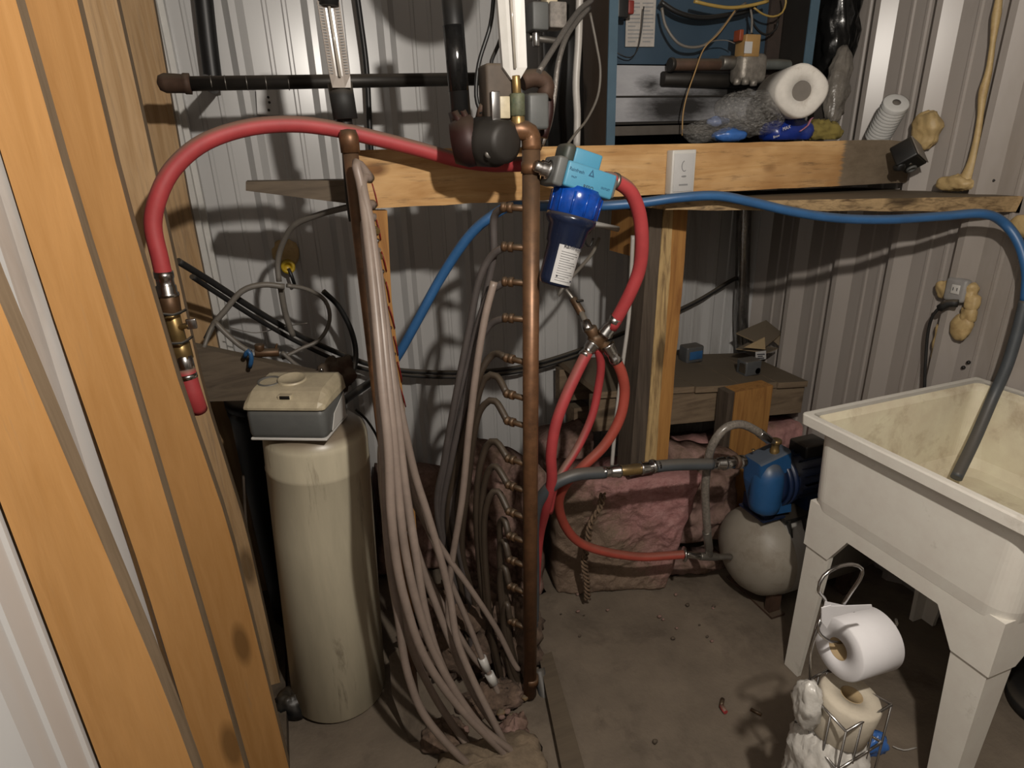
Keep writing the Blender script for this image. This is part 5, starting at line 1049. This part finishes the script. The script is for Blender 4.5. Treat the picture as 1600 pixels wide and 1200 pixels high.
MB().rbox(PY(906, 470, 1.46), (0.02, 0.01, 0.006), None, 0.002).build('handle', black, sv)
# grey tubing loops around the left
loops = [
 ('grey tube arching from the softener drain up toward the beam', [(436, 440, 1.80), (434, 410, 1.80), (442, 380, 1.78), (460, 352, 1.74), (500, 335, 1.68), (550, 322, 1.58)], 0.0075),
 ('pale grey tube arching left from the yellow connector', [(445, 448, 1.80), (410, 445, 1.80), (378, 455, 1.80), (352, 485, 1.80), (335, 505, 1.80), (322, 530, 1.79)], 0.0080),
 ('grey tube falling from the left arch to the small brass valve', [(335, 502, 1.79), (352, 520, 1.78), (375, 540, 1.77), (392, 550, 1.76)], 0.0075),
 ('dark grey tube bowing down right of the yellow connector', [(448, 446, 1.82), (480, 452, 1.84), (508, 470, 1.86), (515, 500, 1.86), (500, 530, 1.86), (470, 545, 1.85), (440, 560, 1.84)], 0.0060),
 ('short dark tube dropping from the yellow connector', [(438, 446, 1.83), (446, 490, 1.85), (458, 525, 1.86)], 0.0085),
 ('black tube curling down beside the grey tube bundle', [(505, 455, 1.95), (530, 480, 1.96), (550, 520, 1.96), (556, 560, 1.94), (545, 600, 1.88)], 0.0085),
 ('grey tube looping low behind the softener head', [(440, 550, 1.80), (470, 575, 1.80), (500, 582, 1.80), (525, 590, 1.80)], 0.0060),
 ('pale stub tube at the left end of the loops by the stud', [(318, 545, 1.72), (326, 522, 1.74), (334, 505, 1.76)], 0.0055),
 ('hair-thin loose wire looping in front of the back wall', [(360, 512, 1.95), (400, 520, 1.95), (445, 510, 1.95), (480, 505, 1.9)], 0.0015)]
for i, (lb, p, r) in enumerate(loops): tubething('grey_tube', lb, 'tube', path(p), r, black if i == 5 else greywire, 'loose tubes behind the water softener', n=10)
sbv = thing('small_brass_valve', PY(418, 560, 1.75), 'small brass valve lying on the dark brace board', 'valve')
cyl(PY(398, 552, 1.75), PY(436, 550, 1.75), 0.012, 0.012, brassd, sbv, 'valve_body', 10)
cyl(PY(406, 548, 1.75), PY(405, 538, 1.75), 0.012, 0.013, brassd, sbv, 'left_knob')
cyl(PY(430, 548, 1.75), PY(433, 537, 1.75), 0.004, 0.003, brassd, sbv, 'stem')
tubething('blue_clamp', 'small blue and black clamp gripping the brace board', 'clamp', [PY(382, 558, 1.69), PY(388, 548, 1.68), PY(393, 560, 1.68), PY(390, 574, 1.69)], 0.006, bluehose)
yo = thing('yellow_connector', PY(450, 425, 2.15), 'yellow plug with foam around it on the back wall', 'outlet')
b = MB(); b.blob(PY(446, 396, 2.18), (0.085, 0.03, 0.085), 0.25, 5, 3, 14); b.build('foam', foam, yo)
b = MB(); b.lathe(PY(450, 415, 2.165), (0, -1, 0), [(0, 0.022), (0.03, 0.022), (0.03, 0.012), (0.015, 0.011), (0.015, 0.001)], 20); b.build('yellow_ring', yellowp, yo)
b = MB(); b.tube(path([(451, 420, 2.14), (456, 432, 2.13), (460, 444, 2.14)]), 0.006, 8); b.build('plug_lead', black, yo)
wp = slab('wall_plate', [(402, 179), (436, 180), (431, 140), (400, 140)], 2.172, (0, 0.006, 0), panel, 'small white cover plate riveted on the back wall under the level pipe', 'cover plate')
for a in ((419, 152), (421, 160), (420, 172)): MB().lathe(PY(a[0], a[1], 2.171), (0, -1, 0), [(0, 0.004), (0.002, 0.003)], 8).build('rivet', darkmetal, wp)
rb = thing('riser_fittings', PY(520, 610, 1.68), 'dark rusty fittings behind the top of the softener head', 'fitting')
MB().blob(PY(528, 585, 1.72), (0.10, 0.08, 0.09), 0.22, 4, 5, 16, 2.2).build('fitting_body', rustiron, rb)
cyl(PY(485, 592, 1.68), PY(505, 592, 1.68), 0.022, 0.024, greywood, rb, 'grey_cap')
MB().lathe(PY(503, 583, 1.66), Z_, [(0, 0.005), (0.012, 0.005), (0.014, 0.003)], 8).build('chrome_stem', chrome, rb)
tubething('cable', 'thin black lead trailing down the right side of the cream tank', 'cable', path([(556, 640, 1.66), (572, 655, 1.66), (588, 680, 1.66), (594, 700, 1.70)]), 0.0035, black)

# ================================================================== ON THE PALLET
pz = lambda px, py: PZ(px, py, 0.66)
g1 = thing('junction_box', (1.62, 1.90, ptop(1.62, 1.9)), 'grey metal electrical box on the pallet beside the cardboard box', 'electrical box')
q = PY(1172, 556, 1.90); zt_ = ptop(q.x, 1.9)
MB().rbox((q.x, 1.90, zt_+0.032), (0.078, 0.06, 0.064), None, 0.007).build('case', mat('grey_metal_box', (0.145, 0.15, 0.155), 0.5, 0.3, dust=0.5), g1)
MB().lathe((q.x+0.022, 1.871, zt_+0.018), (0, -1, 0), [(0, 0.013), (0.001, 0.013)], 16).build('knockout_hole', black, g1)
MB().rbox((q.x-0.040, 1.89, zt_+0.034), (0.004, 0.035, 0.04), None, 0.001).build('side_label', chrome, g1)
g1.location = (q.x, 1.90, zt_); 
for ch in g1.children:
    for v in ch.data.vertices: v.co += ORG[g1.name]-V((q.x, 1.90, zt_))
g2 = thing('junction_box', (0, 0, 0), 'blue fronted dusty electrical box at the back of the pallet by the post', 'electrical box')
q = PY(1081, 540, 2.08); zt_ = ptop(q.x, 2.08)
MB().rbox((q.x, 2.08, zt_+0.036), (0.085, 0.06, 0.072), None, 0.008).build('case', MATS['grey_metal_box'], g2)
MB().rbox((q.x+0.002, 2.049, zt_+0.034), (0.062, 0.004, 0.036), None, 0.002).build('blue_front', bluehose, g2)
cb = thing('cardboard_box', (0, 0, 0), 'crushed dusty cardboard box with torn flap on the pallet', 'cardboard box')
q0, q1, q2, q3 = PY(1150, 520, 2.03), PY(1196, 541, 1.93), PY(1222, 520, 2.0), PY(1197, 500, 2.06)
b = MB(); b.prism([q0, q1, q2, q3], (0.0, 0.0, -0.004)); b.build('lid', cardb, cb)
b = MB(); b.prism([PY(1196, 502, 2.055), PY(1221, 521, 2.0), PY(1218, 541, 1.98), PY(1193, 520, 2.04)], (0.002, 0.004, 0)); b.build('side_wall', cardb, cb)
b = MB(); b.prism([PY(1163, 543, 1.935), PY(1196, 546, 1.925), PY(1195, 527, 1.945)], (0.0, 0.004, 0)); b.build('torn_flap', cardi, cb)
b = MB(); zz = ptop(q1.x, 1.93); b.prism([PY(1150, 546, 1.99), PY(1198, 552, 1.92), PY(1216, 545, 1.96), PY(1170, 536, 2.02)], (0, 0, 0.004)); b.build('base', cardb, cb)
b = MB(); b.prism([PY(1181, 562, 1.915), PY(1197, 561, 1.915), PY(1197, 548, 1.915), PY(1181, 550, 1.915)], (0, 0.003, 0)); lb_ = b.build('white_label', paper, cb)
b = MB()
for i, (a, c_) in enumerate(((1183, 1195), (1184, 1192), (1183, 1194))): b.prism([PY(a, 553+i*3, 1.9143), PY(c_, 552.6+i*3, 1.9143), PY(c_, 554.3+i*3, 1.9143), PY(a, 554.7+i*3, 1.9143)], (0, 0.0004, 0))
b.build('label_print', ink, lb_)

# ================================================================== RIGHT WALL: foam, outlet, corner pipe
fp = tubething('taped_pipe', 'foil-taped corner pipe rising between the back and right walls', 'pipe', [PY(1160, 545, 2.13), PY(1158, 500, 2.13), PY(1160, 440, 2.13), PY(1161, 380, 2.13), PY(1163, 320, 2.13)], 0.030, foil, n=16)
b = MB(); b.blob(PX(1447, 205, 1.915), (0.05, 0.085, 0.11), 0.22, 4, 2, 18, amp2=0.1); b.build('spray_foam', foam, None, label='lumpy yellow foam patch on the right wall above the tipped black box', cat='foam')
sp = []
for (px, py, r) in ((1562, -10, 0.008), (1556, 30, 0.012), (1552, 60, 0.007), (1545, 110, 0.008), (1536, 145, 0.012), (1532, 180, 0.008), (1526, 220, 0.009), (1518, 260, 0.013), (1508, 285, 0.022)): sp.append((PX(px, py, 1.925), r))
b = MB(); Rs = [r for _, r in sp]
def rf(t):
    x = t*(len(Rs)-1); i = min(int(x), len(Rs)-2); return Rs[i]*(1-(x-i))+Rs[i+1]*(x-i)
b.tube([p for p, _ in sp], rf, 12); b.build('spray_foam', foam, None, label='long yellow bead of foam running up the right wall joint', cat='foam')
b = MB(); b.blob(PX(1495, 286, 1.915), (0.05, 0.11, 0.04), 0.2, 5, 6, 18, amp2=0.1); b.build('spray_foam', foam, None, label='yellow foam lump on the shelf plank at the foot of the foam bead', cat='foam')
ou = thing('wall_outlet', PX(1498, 455, 1.93), 'grey wall outlet sprayed round with yellow foam on the right wall', 'outlet')
oc = PX(1496, 453, 1.918)
for (px, py, s_, t_) in ((1474, 452, 0.055, 1), (1516, 455, 0.045, 1), (1519, 474, 0.05, 1), (1513, 492, 0.055, 1), (1503, 511, 0.07, 1.2)):
    b = MB(); b.blob(PX(px, py, 1.925), (0.032, s_*0.85, s_*t_), 0.22, 4, px, 14); b.build('foam_lump', foam, ou)
MB().rbox(oc, (0.03, 0.066, 0.072), None, 0.01).build('box', mat('grey_outlet', (0.36, 0.345, 0.33), 0.5), ou)
MB().rbox(oc+V((-0.0155, -0.004, 0.004)), (0.004, 0.026, 0.028), None, 0.003).build('receptacle', white, ou)
b = MB()
for dy in (-0.010, 0.002): b.box((oc.x-0.0182, oc.y+dy-0.001, oc.z), (oc.x-0.0172, oc.y+dy+0.001, oc.z+0.010))
b.build('slots', ink, ou)
pg = thing('plug_lead', PX(1455, 540, 1.90), 'black plug and lead hanging from the foamed wall outlet', 'cable')
MB().tube([PX(1497, 474, 1.895), PX(1482, 474, 1.885), PX(1468, 482, 1.88)], 0.012, 12).build('plug', blackm, pg)
MB().tube([PX(1470, 480, 1.88), PX(1458, 492, 1.88), PX(1450, 520, 1.89), PX(1446, 570, 1.90), PX(1444, 625, 1.91)], 0.0048, 10).build('lead', blackm, pg)
b = MB(); b.tube([PX(1470, 508, 1.93), PX(1462, 540, 1.93), PX(1458, 580, 1.93), PX(1453, 612, 1.93)], lambda t: 0.012-0.006*t+0.002*math.sin(t*30), 10); b.build('spray_foam', foam, None, label='crumbly foam seam below the wall outlet', cat='foam')
b = MB(); b.blob(PX(1600, 355, 1.93), (0.03, 0.08, 0.06), 0.2, 5, 16, 12); b.build('spray_foam', foam, None, label='yellow foam lump at the right edge of the photo under the plank', cat='foam')
for k, (px, py) in enumerate(((1553, 282), (1506, 574), (1514, 566))):
    MB().lathe(PX(px, py, 1.945), (-1, 0, 0), [(0, 0.006), (0.006, 0.005), (0.007, 0.002)], 8).build('screw', darkmetal, None, label=('dark screw in the right wall above the plank', 'lower dark screw in the right wall over the tub', 'upper dark screw in the right wall over the tub')[k], cat='screw', group='screws in the right wall')

# ================================================================== TOILET PAPER STAND
ts_ = thing('paper_stand', (0.92, 0.66, 0.0), 'chrome wire toilet paper stand with a basket in front of the tub', 'toilet paper stand')
yw = 0.66; wr = 0.0028
zr = 0.53
rc = [PZ(1253, 1069, zr), PZ(1293, 1047, zr), PZ(1393, 1101, zr), PZ(1322, 1143, zr)]
cen = sum(rc, V((0, 0, 0)))/4
b = MB(); 
for i in range(4): b.tube([rc[i], rc[(i+1) % 4]], wr, 8, sub=False)
for lv in (0.10, 0.24, 0.36):
    low = [p+V((0, 0, -lv)) for p in rc]
    for i in range(4): b.tube([low[i], low[(i+1) % 4]], wr, 8, sub=False)
for i in range(4):
    for t_ in ((0.0, 0.33, 0.66)):
        p = rc[i].lerp(rc[(i+1) % 4], t_); b.tube([p, p+V((0, 0, -0.36))], wr*0.8, 6, sub=False)
b.build('basket', chrome, ts_)
b = MB()
for i in range(4): p = rc[i]; b.tube([p+V((0, 0, -0.36)), V((p.x, p.y, 0.004))], wr*1.1, 8, sub=False)
b.build('feet', chrome, ts_)
post_pts = [rc[0].lerp(rc[1], 0.3), PY(1268, 1010, yw+0.02), PY(1290, 946, yw+0.02), PY(1279, 922, yw), PY(1287, 900, yw), PY(1308, 886, yw), PY(1332, 882, yw), PY(1347, 889, yw), PY(1344, 904, yw), PY(1330, 925, yw+0.01), PY(1317, 945, yw+0.02)]
MB().tube(post_pts, wr*1.15, 8).build('loop_handle', chrome, ts_)
rp0 = PY(1311, 1004, yw-0.005); 
MB().tube([PY(1288, 950, yw+0.02), PY(1280, 972, yw), PY(1279, 986, yw), PY(1290, 998, yw), rp0, PY(1360, 995, yw+0.005), PY(1398, 980, yw+0.02), PY(1400, 968, yw+0.02)], wr, 8).build('roll_arm', chrome, ts_)
ro = thing('toilet_roll', PY(1345, 1062, yw), 'clean white toilet roll hung on the wire stand', 'toilet paper')
e0 = PY(1309, 1014, yw-0.005); axr = (PY(1382, 993, yw-0.008)-e0).normalized(); Lr = 0.100; Rr = 0.060
MB().lathe(e0, axr, [(0.0, 0.0215), (0.0, Rr-0.003), (0.003, Rr), (Lr-0.003, Rr), (Lr, Rr-0.003), (Lr, 0.0215)], 48, loop=True).build('paper', tissue, ro)
MB().lathe(e0+axr*0.0005, axr, [(0, 0.022), (0.0, 0.0205), (Lr-0.001, 0.0205), (Lr-0.001, 0.022)], 32, loop=True).build('core', cardi, ro)
b = MB()
for q_, yy in (([(1287, 948), (1362, 945), (1363, 950), (1330, 957), (1296, 966)], 0.605), ([(1284, 950), (1299, 946), (1302, 962), (1292, 982), (1284, 972)], 0.60), ([(1290, 940), (1340, 951), (1335, 957), (1288, 950)], 0.612)):
    b.prism([PY(x_, y_, yy) for x_, y_ in q_], (0, 0.0015, 0.0))
    b.build('loose_sheet', tissue, ro); b = MB()
# rolls in the basket
r2 = thing('toilet_roll', cen+V((0, 0, -0.10)), 'yellowed spare toilet roll in the top of the wire basket', 'toilet paper')
c2 = cen+V((0.004, 0, -0.085)); a2 = V((0.12, -0.10, 1)).normalized()
MB().lathe(c2, a2, [(0.0, 0.02), (0.0, 0.052), (0.006, 0.056), (0.088, 0.056), (0.095, 0.052), (0.095, 0.0205), (0.0, 0.0205)], 44, loop=True).build('paper', tissued, r2)
MB().lathe(c2+a2*0.05, a2, [(0, 0.0204), (0.0452, 0.0204), (0.0452, 0.019), (0, 0.019)], 28, loop=True).build('core', cardi, r2)
b = MB(); b.blob(cen+V((-0.005, -0.0, -0.19)), (0.134, 0.130, 0.24), 0.07, 3.5, 12, 34, 3.0, amp2=0.10); b.build('wrapped_rolls', wrapm, None, label='crinkled white wrapping around spare rolls in the wire basket', cat='package')
b = MB(); b.blob(PY(1262, 1100, 0.66), (0.045, 0.06, 0.11), 0.15, 4, 22, 18, 2.0, amp2=0.2); b.build('torn_wrap', wrapm, None, label='torn flap of white wrap sticking out of the left of the basket', cat='package')
b = MB(); b.blob(PY(1366, 1162, 0.69), (0.06, 0.04, 0.06), 0.2, 4, 26, 14, 2.0, amp2=0.15); b.build('blue_film', film if False else bluecloth, None, label='scrap of blue plastic film at the right of the wire basket', cat='plastic film')

rub = mat('dark_dusty_rubble', (0.15, 0.10, 0.07), 0.95, var=0.5, vs=30, dirt=(0.36, 0.24, 0.19), da=0.35, ds=12, bs=1.0, bsc=40)
for i, (px, py, y, sz, lb) in enumerate(((725, 985, 1.52, (0.32, 0.20, 0.34), 'dark mound of rubble behind the lower tube bundle'), (800, 1000, 1.46, (0.16, 0.16, 0.30), 'dark rubble heaped against the foot of the copper manifold'), (770, 1085, 1.33, (0.20, 0.10, 0.08), 'broken rubble between the tube ends and the copper manifold'), (690, 1110, 1.26, (0.13, 0.10, 0.05), 'low rubble patch under the lowest long grey tubes'))):
    b = MB(); c_ = PY(px, py, y); c_.z = max(sz[2]*0.35, 0.02) if i != 2 else 0.02
    b.blob(c_, sz, 0.2, 3, 40+i, 26, 2.2, flatbottom=0.001, amp2=0.35); b.build('rubble', rub, None, label=lb, cat='rubble')
for i in range(14):
    p = PZ(random.uniform(690, 850), random.uniform(1060, 1170), 0.05); s_ = random.uniform(0.008, 0.018)
    b = MB(); b.blob(V((p.x, p.y, s_*0.3+0.02)), (s_*1.6, s_, s_), 0.3, 8, i+60, 7); b.build('debris', dpink if i % 3 else edgewood, None, label='scrap of debris among the tube ends by the copper manifold foot', cat='debris', group='scraps among the tube ends')
# ================================================================== FLOOR BITS
bk = thing('bucket', PZ(1640, 1120, 0), 'black bucket at the lower right edge behind the tub leg', 'bucket')
MB().lathe(PZ(1640, 1110, 0)+V((0, 0, 0.001)), Z_, [(0, 0.10), (0.02, 0.105), (0.04, 0.105), (0.042, 0.10), (0.20, 0.115), (0.20, 0.12), (0.215, 0.12), (0.215, 0.11)], 36).build('pail', blackm, bk)
ds = thing('dropped_fitting', PZ(1128, 1100, 0.004), 'tiny red-handled fitting lying on the floor below the pump', 'fitting')
MB().tube([PZ(1129, 1092, 0.008), PZ(1127, 1103, 0.008)], 0.006, 8, sub=False).build('brass_end', brassd, ds)
MB().tube([PZ(1127, 1103, 0.008), PZ(1134, 1113, 0.008)], 0.007, 8, sub=False).build('red_end', redhose, ds)
MB().tube([PZ(1173, 1108, 0.006), PZ(1190, 1117, 0.006)], 0.005, 8, sub=False).build('brass_pin', brassd, None, label='small brass pin on the floor right of the tiny red fitting', cat='fitting')
tubething('debris_string', 'pale bit of string on the floor under the tub', 'string', [PZ(1395, 1166, 0.004), PZ(1412, 1172, 0.004), PZ(1432, 1168, 0.004)], 0.0018, whitepipe)
for i in range(18):
    px = random.uniform(870, 1150); py = random.uniform(925, 1000) if i < 14 else random.uniform(930, 1190)
    p = PZ(px, py, 0.001); s_ = random.uniform(0.004, 0.011)
    b = MB(); b.blob(p+V((0, 0, s_*0.4)), (s_*1.5, s_, s_), 0.3, 8, i, 6); b.build('debris', dpink if i % 2 else greywood, None, label='small crumb of rubbish on the concrete floor', cat='debris', group='crumbs on the floor')

# all base colours measured from the photo were a little too light for an enclosed room: bring the albedos down together
for m_ in bpy.data.materials:
    if not m_.use_nodes: continue
    nt = m_.node_tree; b_ = nt.nodes.get('Principled BSDF')
    if not b_: continue
    inp = b_.inputs['Base Color']
    if inp.is_linked:
        src = inp.links[0].from_socket; mm = mixc(nt, 1.0, src, (0.68, 0.68, 0.68)); mm.node.blend_type = 'MULTIPLY'; nt.links.new(mm, inp)
    else: inp.default_value = tuple(c*0.68 for c in inp.default_value[:3])+(1,)
